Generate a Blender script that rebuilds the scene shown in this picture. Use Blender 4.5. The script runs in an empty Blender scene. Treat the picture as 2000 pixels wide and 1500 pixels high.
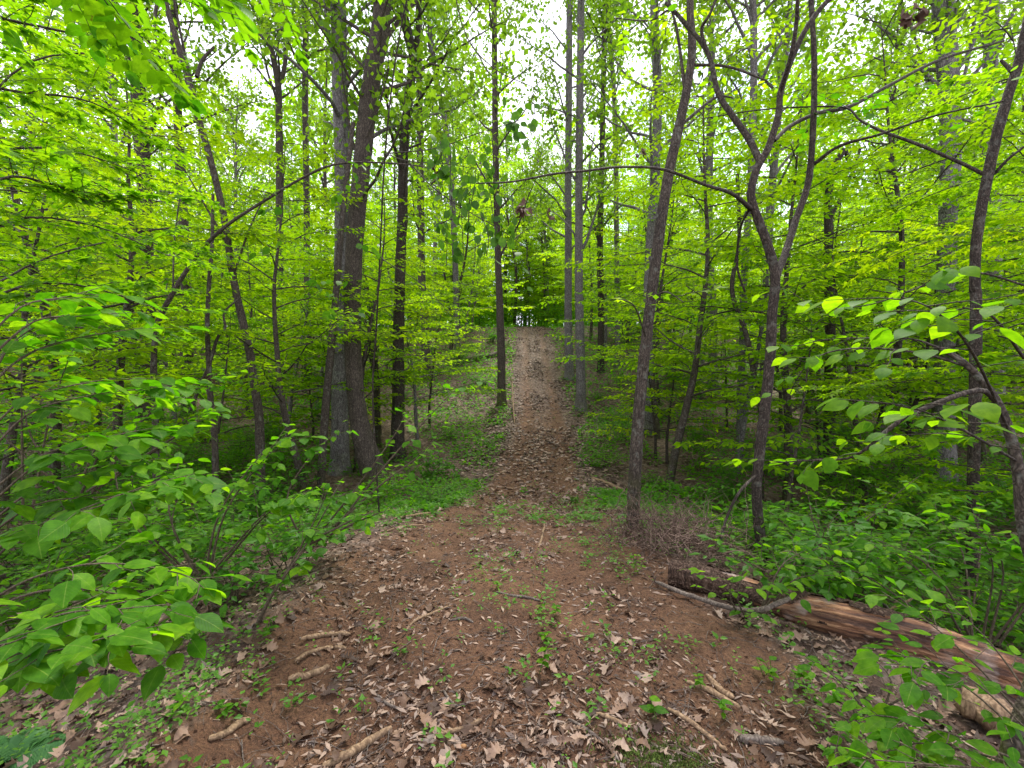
import bpy, math
import numpy as np
from mathutils import Matrix, Vector

# ------------------------------------------------------------------ camera, world, sun
S = bpy.context.scene
COL = S.collection
R = math.radians
CAM_H = 1.5
PITCH = R(1.0)
FPX = 900.0                      # focal length in pixels of the 2000 px wide picture
cd = bpy.data.cameras.new('camera')
cam = bpy.data.objects.new('camera', cd)
COL.objects.link(cam)
cam.location = (0, 0, CAM_H)
cam.rotation_euler = (R(90) - PITCH, 0, 0)
cd.sensor_width = 36
cd.lens = 36 * FPX / 2000
cd.clip_start = 0.05
cd.clip_end = 1500
S.camera = cam

SUN_EL, SUN_AZ = R(58), R(20)     # azimuth from +Y towards +X: ahead of the camera, a little to one side
w = bpy.data.worlds.new('World')
S.world = w
w.use_nodes = True
nt = w.node_tree
nt.nodes.clear()
wo = nt.nodes.new('ShaderNodeOutputWorld')
bg = nt.nodes.new('ShaderNodeBackground')
sky = nt.nodes.new('ShaderNodeTexSky')
sky.sky_type = 'NISHITA'
sky.sun_disc = False
sky.sun_elevation = SUN_EL
sky.sun_rotation = SUN_AZ
tc = nt.nodes.new('ShaderNodeTexCoord')
cl = nt.nodes.new('ShaderNodeTexNoise')
cl.inputs['Scale'].default_value = 3.2
cl.inputs['Detail'].default_value = 5
cr = nt.nodes.new('ShaderNodeValToRGB')
cr.color_ramp.elements[0].position = 0.36
cr.color_ramp.elements[0].color = (0.25, 0.25, 0.25, 1)
cr.color_ramp.elements[1].position = 0.5
cr.color_ramp.elements[1].color = (1, 1, 1, 1)
mx = nt.nodes.new('ShaderNodeMix')
mx.data_type = 'RGBA'
mx.inputs[7].default_value = (6.0, 6.0, 6.6, 1)      # bright overcast cloud
nt.links.new(tc.outputs['Generated'], cl.inputs['Vector'])
nt.links.new(cl.outputs['Fac'], cr.inputs['Fac'])
nt.links.new(cr.outputs['Color'], mx.inputs[0])
nt.links.new(sky.outputs['Color'], mx.inputs[6])
nt.links.new(mx.outputs[2], bg.inputs['Color'])
nt.links.new(bg.outputs[0], wo.inputs['Surface'])
bg.inputs['Strength'].default_value = 0.15

sd = bpy.data.lights.new('sun', 'SUN')
sd.energy = 3.0
sd.angle = R(16)
sd.color = (1.0, 0.96, 0.88)
sun = bpy.data.objects.new('sun', sd)
COL.objects.link(sun)
sun.rotation_euler = Vector((math.sin(SUN_AZ) * math.cos(SUN_EL), math.cos(SUN_AZ) * math.cos(SUN_EL), math.sin(SUN_EL))).to_track_quat('Z', 'Y').to_euler()

vs = S.view_settings
vs.view_transform = 'Standard'
vs.look = 'None'
vs.gamma = 1
vs.exposure = 1.3
vs.use_curve_mapping = False
S.render.engine = 'CYCLES'
cy = S.cycles
cy.use_denoising = True
cy.max_bounces = 8
cy.diffuse_bounces = 7
cy.glossy_bounces = 2
cy.transmission_bounces = 5
cy.transparent_max_bounces = 4
cy.caustics_reflective = False
cy.caustics_refractive = False
cy.sample_clamp_indirect = 6

# ------------------------------------------------------------------ picture <-> world
CP, SP = math.cos(PITCH), math.sin(PITCH)


def P(px, py, d):
    """world point seen at pixel (px, py) at world depth d"""
    a, b = (px - 1000) / FPX, -(py - 750) / FPX
    v = np.array([a, CP + b * SP, -SP + b * CP])
    return np.array([0, 0, CAM_H]) + v * (d / v[1])


def project(pts):
    q = pts - np.array([0, 0, CAM_H])
    z = q[:, 1] * CP - q[:, 2] * SP
    u = q[:, 1] * SP + q[:, 2] * CP
    z = np.maximum(z, 1e-3)
    return 1000 + FPX * q[:, 0] / z, 750 - FPX * u / z, z


def hash2(ix, iy, seed):
    h = (ix * 374761393 + iy * 668265263 + seed * 974634777) & 0x7fffffff
    h = ((h ^ (h >> 13)) * 1274126177) & 0x7fffffff
    h = (h ^ (h >> 16)) & 0xffff
    return h / 65535.0


def vnoise(x, y, seed=0):
    x = np.asarray(x, float); y = np.asarray(y, float)
    ix = np.floor(x).astype(np.int64); iy = np.floor(y).astype(np.int64)
    fx = x - ix; fy = y - iy
    fx = fx * fx * (3 - 2 * fx); fy = fy * fy * (3 - 2 * fy)
    a = hash2(ix, iy, seed); b = hash2(ix + 1, iy, seed)
    c = hash2(ix, iy + 1, seed); d = hash2(ix + 1, iy + 1, seed)
    return (a * (1 - fx) + b * fx) * (1 - fy) + (c * (1 - fx) + d * fx) * fy - 0.5


KY = np.array([-60, 0, 3.5, 5, 6.5, 8, 9.8, 12, 15, 18, 24, 30, 34, 37, 42, 60, 100, 420])
KZ = np.array([0, 0, 0, -.12, -.38, -.62, -.85, -.75, -.35, .2, 1.95, 3.9, 5.0, 5.45, 5.9, 7.2, 9.6, 16])
_ty = np.arange(-60, 420, 0.1)
_tz = np.interp(_ty, KY, KZ)
_k = np.hanning(17); _k /= _k.sum()
_tz = np.convolve(np.pad(_tz, 8, 'edge'), _k, 'valid')
XY = np.array([-60, 0, 2, 4, 6, 8, 10, 14, 18, 24, 30, 34, 40])
XX = np.array([0, 0, 0, 0.0, .15, .35, .5, .9, 1.15, 1.25, 1.4, 1.5, 1.0])


def trail_x(y):
    return np.interp(y, XY, XX)


def trail_half(x, y):
    hw = np.interp(y, [0, 3, 6, 10, 18, 30, 40], [1.25, 1.25, 1.05, .88, .92, 1.0, 1.1])
    return hw + 0.35 * vnoise(x * 0.5 + 7, y * 1.3, 3) + 0.25 * vnoise(x * 3, y * 4.1, 4)


def height(x, y, fine=True):
    x = np.asarray(x, float); y = np.asarray(y, float)
    z = np.interp(y, _ty, _tz)
    dx = x - trail_x(y)
    ax = np.abs(dx)
    s = np.clip((ax - 1.15) / 3.2, 0, 1); s = s * s * (3 - 2 * s)
    near = np.clip((13 - y) / 7, 0, 1)
    z = z - np.where(dx > 0, 0.75, 0.5) * s * near
    # shallow side spread of the far slope
    z = z - 0.0016 * np.clip(ax - 8, 0, 60) ** 1.6 * np.clip((y - 14) / 20, 0, 1)
    off = np.clip((ax - 0.9) / 1.2, 0, 1)
    z = z + off * (0.35 * vnoise(x * .35, y * .35, 11) + 0.16 * vnoise(x * 1.1, y * 1.1, 12))
    # low spoil bank along the near edge of the trail
    z = z + 0.16 * np.exp(-((dx + 1.4) / 0.26) ** 2) * np.clip((7 - y) / 3, 0, 1) * (0.6 + vnoise(y * 1.7, x * 0.3, 21))
    # wheel ruts
    rut = np.exp(-((ax - 0.55) / 0.2) ** 2) * np.clip((y - 3) / 5, 0, 1)
    z = z - 0.08 * rut
    if fine:
        z = z + 0.05 * vnoise(x * 2.7, y * 2.7, 13) + 0.03 * vnoise(x * 7, y * 7, 14) + 0.022 * vnoise(x * 17, y * 17, 15) + 0.010 * vnoise(x * 41, y * 41, 16)
    return z


def h1(x, y):
    return float(height(np.array([x]), np.array([y]))[0])


def G(px, py):
    """world point of the ground seen at pixel"""
    a, b = (px - 1000) / FPX, -(py - 750) / FPX
    v = np.array([a, CP + b * SP, -SP + b * CP])
    t = np.arange(0.9, 120, 0.02)
    p = np.array([0, 0, CAM_H]) + v * t[:, None] / v[1]
    g = height(p[:, 0], p[:, 1])
    hit = np.nonzero(p[:, 2] < g)[0]
    i = hit[0] if len(hit) else len(t) - 1
    return np.array([p[i, 0], p[i, 1], g[i]])


# ------------------------------------------------------------------ mesh helpers
def build_mesh(name, parts, mats, smooth=False, var=None):
    """parts: list of (V (n,3), F (m,k), material index, var (n,) or None)"""
    vs_, fs, lt, mi, vv = [], [], [], [], []
    off = 0
    for V, F, m, va in parts:
        V = np.asarray(V, np.float32); F = np.asarray(F, np.int32)
        vs_.append(V); fs.append((F + off).ravel())
        lt.append(np.full(len(F), F.shape[1], np.int32)); mi.append(np.full(len(F), m, np.int32))
        vv.append(np.full(len(V), 0.5, np.float32) if va is None else np.asarray(va, np.float32))
        off += len(V)
    V = np.concatenate(vs_); L = np.concatenate(fs); T = np.concatenate(lt); M = np.concatenate(mi)
    me = bpy.data.meshes.new(name)
    me.vertices.add(len(V)); me.vertices.foreach_set('co', V.ravel())
    me.loops.add(len(L)); me.loops.foreach_set('vertex_index', L)
    me.polygons.add(len(T))
    st = np.concatenate([[0], np.cumsum(T)[:-1]]).astype(np.int32)
    me.polygons.foreach_set('loop_start', st)
    me.polygons.foreach_set('loop_total', T)
    for m in mats:
        me.materials.append(m)
    me.polygons.foreach_set('material_index', M)
    me.polygons.foreach_set('use_smooth', np.full(len(T), smooth))
    at = me.attributes.new('var', 'FLOAT', 'POINT')
    at.data.foreach_set('value', np.concatenate(vv))
    me.update()
    return me


def link(name, me, parent=None, loc=(0, 0, 0), **props):
    o = bpy.data.objects.new(name, me)
    o.location = loc
    if parent is not None:
        o.parent = parent
    for k, v in props.items():
        o[k] = v
    COL.objects.link(o)
    return o


def root(name, label, category, loc, rz=0, sc=1, group=None):
    o = link(name, None, None, loc, label=label, category=category)
    o.rotation_euler = (0, 0, rz)
    o.scale = (sc, sc, sc)
    o.empty_display_size = 0.1
    if group:
        o['group'] = group
    return o


def nrm(v):
    return v / np.maximum(np.linalg.norm(v, axis=-1, keepdims=True), 1e-9)


def smooth_path(pts, n=4):
    """Catmull-Rom through the points (any dimension)"""
    pts = np.asarray(pts, float)
    if len(pts) < 3:
        t = np.linspace(0, 1, n + 1)[:, None]
        return pts[0] * (1 - t) + pts[-1] * t
    p = np.vstack([2 * pts[0] - pts[1], pts, 2 * pts[-1] - pts[-2]])
    out = []
    for i in range(1, len(p) - 2):
        for t in np.linspace(0, 1, n, endpoint=False):
            a, b, c, d = p[i - 1], p[i], p[i + 1], p[i + 2]
            out.append(0.5 * (2 * b + (c - a) * t + (2 * a - 5 * b + 4 * c - d) * t * t + (-a + 3 * b - 3 * c + d) * t ** 3))
    out.append(pts[-1])
    return np.array(out)


def tube(pts, rad, sides=6, rough=0.0, rng=None, var=0.5):
    pts = np.asarray(pts, float); rad = np.broadcast_to(np.asarray(rad, float), (len(pts),))
    t = nrm(np.gradient(pts, axis=0))
    ref = np.array([1.0, 0, 0]) if abs(t[:, 0]).mean() < 0.7 else np.array([0, 0, 1.0])
    b = nrm(np.cross(t, ref)); c = np.cross(b, t)
    ang = np.linspace(0, 2 * np.pi, sides, endpoint=False)
    rr = rad[:, None] * np.ones(sides)
    if rough and rng is not None:
        g = 1 + rough * (rng.random(sides) - .5) * 1.2
        rr = rr * g * (1 + rough * (rng.random((len(pts), sides)) - .5))
    V = pts[:, None, :] + rr[..., None] * (b[:, None, :] * np.cos(ang)[None, :, None] + c[:, None, :] * np.sin(ang)[None, :, None])
    V = V.reshape(-1, 3)
    n = len(pts)
    i = np.arange(n - 1)[:, None] * sides; j = np.arange(sides)[None, :]; j2 = (j + 1) % sides
    F = np.stack([i + j, i + j2, i + sides + j2, i + sides + j], -1).reshape(-1, 4)
    return V, F, var


def tubes_parts(tubes, mat=0):
    Vs, Fs, off = [], [], 0
    va = []
    for V, F, v in tubes:
        Vs.append(V); Fs.append(F + off); off += len(V); va.append(np.full(len(V), v))
    return (np.concatenate(Vs), np.concatenate(Fs), mat, np.concatenate(va))


# leaf templates: unit length along +Y, normal +Z
def tmpl_ovate(width=0.3, droop=0.18, fold=0.10):
    ts = [0, .1, .28, .48, .68, .86, 1.0]
    ws = [0, .55, .95, 1.0, .74, .34, 0]
    V, F = [], []
    V.append((0, 0, 0))
    for t, q in list(zip(ts, ws))[1:-1]:
        z = -droop * t * t
        for s in (-1, 0, 1):
            V.append((s * q * width, t, z + (fold * q * 0.6 if s else 0) - (0.05 if s else 0) * q))
    V.append((0, 1, -droop * 1.0 - .02))
    n = len(ts) - 2
    F3 = [(0, 2, 1), (0, 3, 2)]
    F4 = []
    for i in range(n - 1):
        a = 1 + 3 * i
        F4 += [(a, a + 1, a + 4, a + 3), (a + 1, a + 2, a + 5, a + 4)]
    e = 1 + 3 * (n - 1)
    F3 += [(e, e + 1, len(V) - 1), (e + 1, e + 2, len(V) - 1)]
    tri = F3 + [(a, b, c) for a, b, c, d in F4] + [(a, c, d) for a, b, c, d in F4]
    return np.array(V, float), np.array(tri)


def tmpl_maple(droop=0.15):
    A = [180, 150, 118, 92, 70, 47, 24, 0]
    Rr = [.06, .30, .52, .44, .30, .72, .34, .98]
    pol = []
    for a, r in zip(A, Rr):
        pol.append((math.sin(R(a)) * r, math.cos(R(a)) * r))
    for a, r in list(zip(A, Rr))[-2:0:-1]:
        pol.append((-math.sin(R(a)) * r, math.cos(R(a)) * r))
    V = [(0, .12, 0.02)]
    for x, y in pol:
        yy = (y + .1) / 1.1
        V.append((x, yy, -droop * (x * x * 1.2 + max(yy, 0) ** 2) + 0.0))
    n = len(pol)
    F = [(0, 1 + i, 1 + (i + 1) % n) for i in range(n)]
    return np.array(V, float), np.array(F)


def tmpl_fold(width=0.28, droop=0.12):
    """six-point leaf folded on its midrib"""
    V = [(0, 0, 0), (-width, .42, .02), (0, .5, -.05), (width, .42, .02), (0, 1, -droop)]
    F = [(0, 2, 1), (0, 3, 2), (1, 2, 4), (2, 3, 4)]
    return np.array(V, float), np.array(F)


def tmpl_quad(width=0.3):
    V = [(0, 0, 0), (width, .45, 0.03), (0, 1, -.1), (-width, .45, .03)]
    return np.array(V, float), np.array([(0, 1, 2, 3)])


def tmpl_oak(rng, full=True):
    if full:
        ts = np.array([0, .10, .20, .28, .38, .48, .57, .66, .75, .83, .91, 1])
        ws = np.array([.01, .03, .17, .09, .30, .13, .36, .15, .25, .11, .12, 0.0])
        ws = ws * np.where(rng.random(12) < .2, .6, 1.0)
        out = np.array([0, .0, .03, 0, .06, 0, .07, 0, .07, 0, .03, 0])
    else:
        ts = np.array([0, .3, .45, .7, 1]); ws = np.array([.02, .26, .14, .3, .0]); out = np.zeros(5)
    n = len(ts)
    ws = ws * (1 + .3 * (rng.random(n) - .5))
    V = np.zeros((n, 3, 3))
    for s, k in ((-1, 0), (0, 1), (1, 2)):
        V[:, k, 0] = s * ws * (1 + .2 * (rng.random(n) - .5))
        V[:, k, 1] = ts + (out if s else 0)
    c1, c2 = rng.uniform(.5, 2.4), rng.uniform(-.5, .5)
    tw = rng.uniform(-1, 1)
    X, Y = V[..., 0], V[..., 1]
    V[..., 2] = c1 * X ** 2 + c2 * (Y - .5) ** 2 + tw * X * (Y - .5) * .7 + .045 * np.sin(9 * Y + rng.random() * 6) + .03 * (rng.random(X.shape) - .5)
    F = []
    for i in range(n - 1):
        a = 3 * i
        F += [(a, a + 1, a + 4, a + 3), (a + 1, a + 2, a + 5, a + 4)]
    return V.reshape(-1, 3), np.array(F)


def leaf_frames(axis, normal):
    y = nrm(axis); x = nrm(np.cross(y, normal)); z = np.cross(x, y)
    return np.stack([x, y, z], -1)          # columns


def stamp(T, M, pos, scale, var, mat=0):
    V, F = T
    n = len(pos)
    W = np.einsum('nij,kj->nki', M, V) * np.asarray(scale).reshape(-1, 1, 1) + pos[:, None, :]
    FF = (F[None] + (np.arange(n) * len(V))[:, None, None]).reshape(-1, F.shape[1])
    return W.reshape(-1, 3), FF, mat, np.repeat(var, len(V))


# ------------------------------------------------------------------ materials
def new_mat(name):
    m = bpy.data.materials.new(name); m.use_nodes = True
    n = m.node_tree; n.nodes.clear()
    o = n.nodes.new('ShaderNodeOutputMaterial')
    return m, n, o


def ramp(n, stops, src=None):
    r = n.nodes.new('ShaderNodeValToRGB')
    e = r.color_ramp.elements
    while len(e) > 1:
        e.remove(e[-1])
    e[0].position, e[0].color = stops[0][0], (*stops[0][1], 1)
    for p, c in stops[1:]:
        x = e.new(p); x.color = (*c, 1)
    if src is not None:
        n.links.new(src, r.inputs['Fac'])
    return r


def mixc(n, fac, a, b, mode='MIX'):
    m = n.nodes.new('ShaderNodeMix'); m.data_type = 'RGBA'; m.blend_type = mode
    for sock, v in ((m.inputs[0], fac), (m.inputs[6], a), (m.inputs[7], b)):
        if isinstance(v, (int, float)):
            sock.default_value = v
        elif isinstance(v, tuple):
            sock.default_value = (*v, 1)
        else:
            n.links.new(v, sock)
    return m.outputs[2]


def math_(n, op, a, b=0.0, clamp=False):
    m = n.nodes.new('ShaderNodeMath'); m.operation = op; m.use_clamp = clamp
    for sock, v in ((m.inputs[0], a), (m.inputs[1], b)):
        if isinstance(v, (int, float)):
            sock.default_value = v
        else:
            n.links.new(v, sock)
    return m.outputs[0]


def noise(n, scale, detail=4, vec=None, rough=.55):
    t = n.nodes.new('ShaderNodeTexNoise')
    t.inputs['Scale'].default_value = scale; t.inputs['Detail'].default_value = detail; t.inputs['Roughness'].default_value = rough
    if vec is not None:
        n.links.new(vec, t.inputs['Vector'])
    return t


def leaf_mat(name, stops, trans, tfac=0.5, rand_w=0.35, rough=.5, veins=False, spec=.2):
    m, n, o = new_mat(name)
    at = n.nodes.new('ShaderNodeAttribute'); at.attribute_name = 'var'
    oi = n.nodes.new('ShaderNodeObjectInfo')
    f = math_(n, 'ADD', math_(n, 'MULTIPLY', at.outputs['Fac'], 1 - rand_w), math_(n, 'MULTIPLY', oi.outputs['Random'], rand_w))
    c = ramp(n, stops, f).outputs[0]
    t = ramp(n, [(p_, tuple(.88 * q_ for q_ in c_)) for p_, c_ in trans], f).outputs[0]
    tcn = n.nodes.new('ShaderNodeTexCoord')
    p = n.nodes.new('ShaderNodeBsdfPrincipled')
    p.inputs['Roughness'].default_value = rough
    p.inputs['Specular IOR Level'].default_value = spec
    if veins:
        sx = n.nodes.new('ShaderNodeSeparateXYZ'); n.links.new(tcn.outputs['Object'], sx.inputs[0])
        ax = math_(n, 'ABSOLUTE', sx.outputs['X'])
        ph = math_(n, 'SUBTRACT', math_(n, 'MULTIPLY', sx.outputs['Y'], 52.0), math_(n, 'MULTIPLY', ax, 60.0))
        sn = math_(n, 'SINE', ph)
        v1 = math_(n, 'SMOOTH_MIN', math_(n, 'MULTIPLY', ax, 40.0), 1.0)
        line = math_(n, 'POWER', math_(n, 'MULTIPLY', math_(n, 'ADD', sn, 1.0), .5), 6.0)
        c = mixc(n, math_(n, 'MULTIPLY', line, .15), c, (.13, .24, .02))
        mid = math_(n, 'SUBTRACT', 1.0, math_(n, 'MULTIPLY', ax, 60.0), True)
        c = mixc(n, math_(n, 'MULTIPLY', mid, .7), c, (.22, .32, .06))
        bp = n.nodes.new('ShaderNodeBump'); bp.inputs['Strength'].default_value = .22; bp.inputs['Distance'].default_value = .004
        n.links.new(math_(n, 'SUBTRACT', 1.0, line), bp.inputs['Height']); n.links.new(bp.outputs[0], p.inputs['Normal'])
    if rand_w >= .6:                       # blotches, browned spots and margins of the leaves seen close up
        cb = n.nodes.new('ShaderNodeCombineXYZ')
        for q_ in range(3):
            n.links.new(math_(n, 'MULTIPLY', oi.outputs['Random'], 37.0 + 11 * q_), cb.inputs[q_])
        va_ = n.nodes.new('ShaderNodeVectorMath'); va_.operation = 'ADD'
        n.links.new(tcn.outputs['Object'], va_.inputs[0]); n.links.new(cb.outputs[0], va_.inputs[1])
        b1 = noise(n, 3.5, 3, va_.outputs[0]); b2 = noise(n, 9, 4, va_.outputs[0], .7)
        tn = ramp(n, [(.3, (.62, .70, .6)), (.7, (1.25, 1.15, 1.0))], b1.outputs['Fac']).outputs[0]
        c = mixc(n, 1.0, c, tn, 'MULTIPLY'); t = mixc(n, 1.0, t, tn, 'MULTIPLY')
        sp_ = ramp(n, [(.66, (0, 0, 0)), (.71, (1, 1, 1))], b2.outputs['Fac']).outputs[0]
        c = mixc(n, math_(n, 'MULTIPLY', sp_, .75), c, (.09, .055, .015)); t = mixc(n, math_(n, 'MULTIPLY', sp_, .75), t, (.12, .07, .01))
    n.links.new(c, p.inputs['Base Color'])
    tr = n.nodes.new('ShaderNodeBsdfTranslucent'); n.links.new(t, tr.inputs['Color'])
    ms = n.nodes.new('ShaderNodeMixShader'); ms.inputs[0].default_value = tfac
    n.links.new(p.outputs[0], ms.inputs[1]); n.links.new(tr.outputs[0], ms.inputs[2])
    n.links.new(ms.outputs[0], o.inputs['Surface'])
    return m


# spring foliage of the understorey: yellow-green; of the low shrubs: bluer, deeper green
M_SAP = leaf_mat('sapling_leaf', [(0, (.035, .12, .006)), (.5, (.10, .21, .004)), (.9, (.18, .29, .006)), (1, (.26, .30, .01))],
                 [(0, (.16, .44, .006)), (.5, (.40, .70, .004)), (.9, (.62, .84, .006)), (1, (.78, .80, .01))], .62, rand_w=.3, spec=.08)
M_CAN = leaf_mat('canopy_leaf', [(0, (.05, .13, .008)), (1, (.13, .24, .015))],
                 [(0, (.16, .38, .008)), (1, (.40, .62, .02))], .55, spec=.1)
M_SHR = leaf_mat('shrub_leaf', [(0, (.03, .11, .008)), (.55, (.06, .18, .009)), (1, (.12, .26, .010))],
                 [(0, (.08, .34, .008)), (.5, (.18, .52, .008)), (1, (.34, .68, .010))], .5)
M_NEAR = leaf_mat('near_leaf', [(0, (.030, .11, .006)), (.5, (.055, .17, .008)), (1, (.12, .27, .008))],
                  [(0, (.08, .34, .004)), (.5, (.20, .56, .005)), (1, (.40, .74, .008))], .5, rand_w=.9, veins=True, spec=.1)
M_MAPLE = leaf_mat('maple_leaf', [(0, (.035, .12, .006)), (.5, (.07, .18, .008)), (1, (.13, .26, .008))],
                   [(0, (.12, .40, .004)), (.5, (.28, .60, .005)), (1, (.48, .76, .008))], .55, rand_w=.6, spec=.08)
M_HERB = leaf_mat('herb_leaf', [(0, (.03, .10, .01)), (.5, (.07, .18, .014)), (1, (.13, .26, .02))],
                  [(0, (.08, .3, .01)), (1, (.28, .55, .02))], .4)
M_DROOP = leaf_mat('drooping_leaf', [(0, (.025, .08, .008)), (1, (.07, .17, .010))],
                   [(0, (.04, .16, .006)), (1, (.15, .36, .010))], .4, rand_w=.9)  # darker than the other leaves: backlit silhouette tone put into the colour


def litter_mat(name, dark=1.0):
    m, n, o = new_mat(name)
    at = n.nodes.new('ShaderNodeAttribute'); at.attribute_name = 'var'
    oi = n.nodes.new('ShaderNodeObjectInfo')
    tcn = n.nodes.new('ShaderNodeTexCoord')
    f = math_(n, 'FRACT', math_(n, 'ADD', at.outputs['Fac'], math_(n, 'MULTIPLY', oi.outputs['Random'], .999)))
    c = ramp(n, [(0, (.045, .024, .016)), (.25, (.11, .064, .042)), (.5, (.22, .135, .09)), (.75, (.33, .225, .165)), (.88, (.38, .275, .21)), (1, (.19, .15, .135))], f).outputs[0]
    nz = noise(n, 45, 4, tcn.outputs['Object'])
    c = mixc(n, .55, c, ramp(n, [(.3, (.35, .28, .22)), (.7, (1, 1, 1))], nz.outputs['Fac']).outputs[0], 'MULTIPLY')
    p = n.nodes.new('ShaderNodeBsdfPrincipled'); p.inputs['Roughness'].default_value = .65
    p.inputs['Specular IOR Level'].default_value = .3
    n.links.new(c, p.inputs['Base Color'])
    tr = n.nodes.new('ShaderNodeBsdfTranslucent'); n.links.new(c, tr.inputs['Color'])
    ms = n.nodes.new('ShaderNodeMixShader'); ms.inputs[0].default_value = .18
    n.links.new(p.outputs[0], ms.inputs[1]); n.links.new(tr.outputs[0], ms.inputs[2])
    n.links.new(ms.outputs[0], o.inputs['Surface'])
    return m


M_LIT = litter_mat('dry_oak_leaf')


def bark_mat(name, c0, c1, c2, scale=1.0, moss=0.0, bump=.6, lichen=0.0, vor=1.1):
    m, n, o = new_mat(name)
    tcn = n.nodes.new('ShaderNodeTexCoord')
    mp = n.nodes.new('ShaderNodeMapping'); mp.inputs['Scale'].default_value = (1, 1, .16)
    n.links.new(tcn.outputs['Object'], mp.inputs['Vector'])
    nz = noise(n, 38 * scale, 5, mp.outputs[0], .65)
    vo = n.nodes.new('ShaderNodeTexVoronoi'); vo.feature = 'DISTANCE_TO_EDGE'; vo.inputs['Scale'].default_value = 34 * scale
    dist = noise(n, 9, 2, tcn.outputs['Object'])
    n.links.new(mixc(n, .12, mp.outputs[0], dist.outputs['Color']), vo.inputs['Vector'])
    big = noise(n, 2.2, 3, tcn.outputs['Object'])
    hgt = math_(n, 'ADD', math_(n, 'MULTIPLY', nz.outputs['Fac'], .7), math_(n, 'MULTIPLY', vo.outputs['Distance'], vor))
    c = ramp(n, [(.3, c0), (.5, c1), (.85, c2)], hgt).outputs[0]
    c = mixc(n, .6, c, ramp(n, [(.3, (.6, .6, .58)), (.7, (1.2, 1.18, 1.15))], big.outputs['Fac']).outputs[0], 'MULTIPLY')
    if lichen:
        ln = noise(n, 14, 4, tcn.outputs['Object'])
        c = mixc(n, math_(n, 'MULTIPLY', ramp(n, [(.56, (0, 0, 0)), (.66, (1, 1, 1))], ln.outputs['Fac']).outputs[0], lichen), c, (.27, .29, .24))
    if moss:
        sx = n.nodes.new('ShaderNodeSeparateXYZ'); n.links.new(tcn.outputs['Object'], sx.inputs[0])
        g = math_(n, 'SUBTRACT', 1.0, math_(n, 'MULTIPLY', sx.outputs['Z'], 1.3), True)
        mn = noise(n, 6, 4, tcn.outputs['Object'])
        g = math_(n, 'MULTIPLY', math_(n, 'MULTIPLY', g, moss), ramp(n, [(.42, (0, 0, 0)), (.6, (1, 1, 1))], mn.outputs['Fac']).outputs[0])
        c = mixc(n, g, c, (.10, .12, .012))
    p = n.nodes.new('ShaderNodeBsdfPrincipled'); p.inputs['Roughness'].default_value = .85
    p.inputs['Specular IOR Level'].default_value = .2
    n.links.new(c, p.inputs['Base Color'])
    b = n.nodes.new('ShaderNodeBump'); b.inputs['Strength'].default_value = bump; b.inputs['Distance'].default_value = .02
    n.links.new(hgt, b.inputs['Height']); n.links.new(b.outputs[0], p.inputs['Normal'])
    n.links.new(p.outputs[0], o.inputs['Surface'])
    return m


B_BROWN = bark_mat('brown_bark', (.024, .019, .015), (.066, .052, .042), (.135, .110, .090), 1.2, moss=.9)
B_GREY = bark_mat('grey_bark', (.05, .043, .044), (.135, .12, .118), (.24, .22, .215), 1.0, moss=.4, lichen=.4)
B_DARK = bark_mat('dark_bark', (.016, .012, .010), (.045, .034, .027), (.10, .08, .065), 1.6, lichen=.15)
B_MID = bark_mat('mid_bark', (.022, .017, .014), (.062, .048, .038), (.125, .102, .084), 1.5, moss=.5, lichen=.25)
B_TWIG = bark_mat('twig_bark', (.04, .03, .02), (.09, .07, .045), (.14, .11, .08), 3, bump=.2)
B_STICK = bark_mat('dead_wood', (.12, .075, .045), (.27, .18, .11), (.42, .31, .21), 1.6, bump=.3, vor=.5)
B_STICKG = bark_mat('weathered_wood', (.06, .045, .04), (.15, .12, .10), (.28, .24, .21), 1.8, bump=.3, vor=.6)


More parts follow.
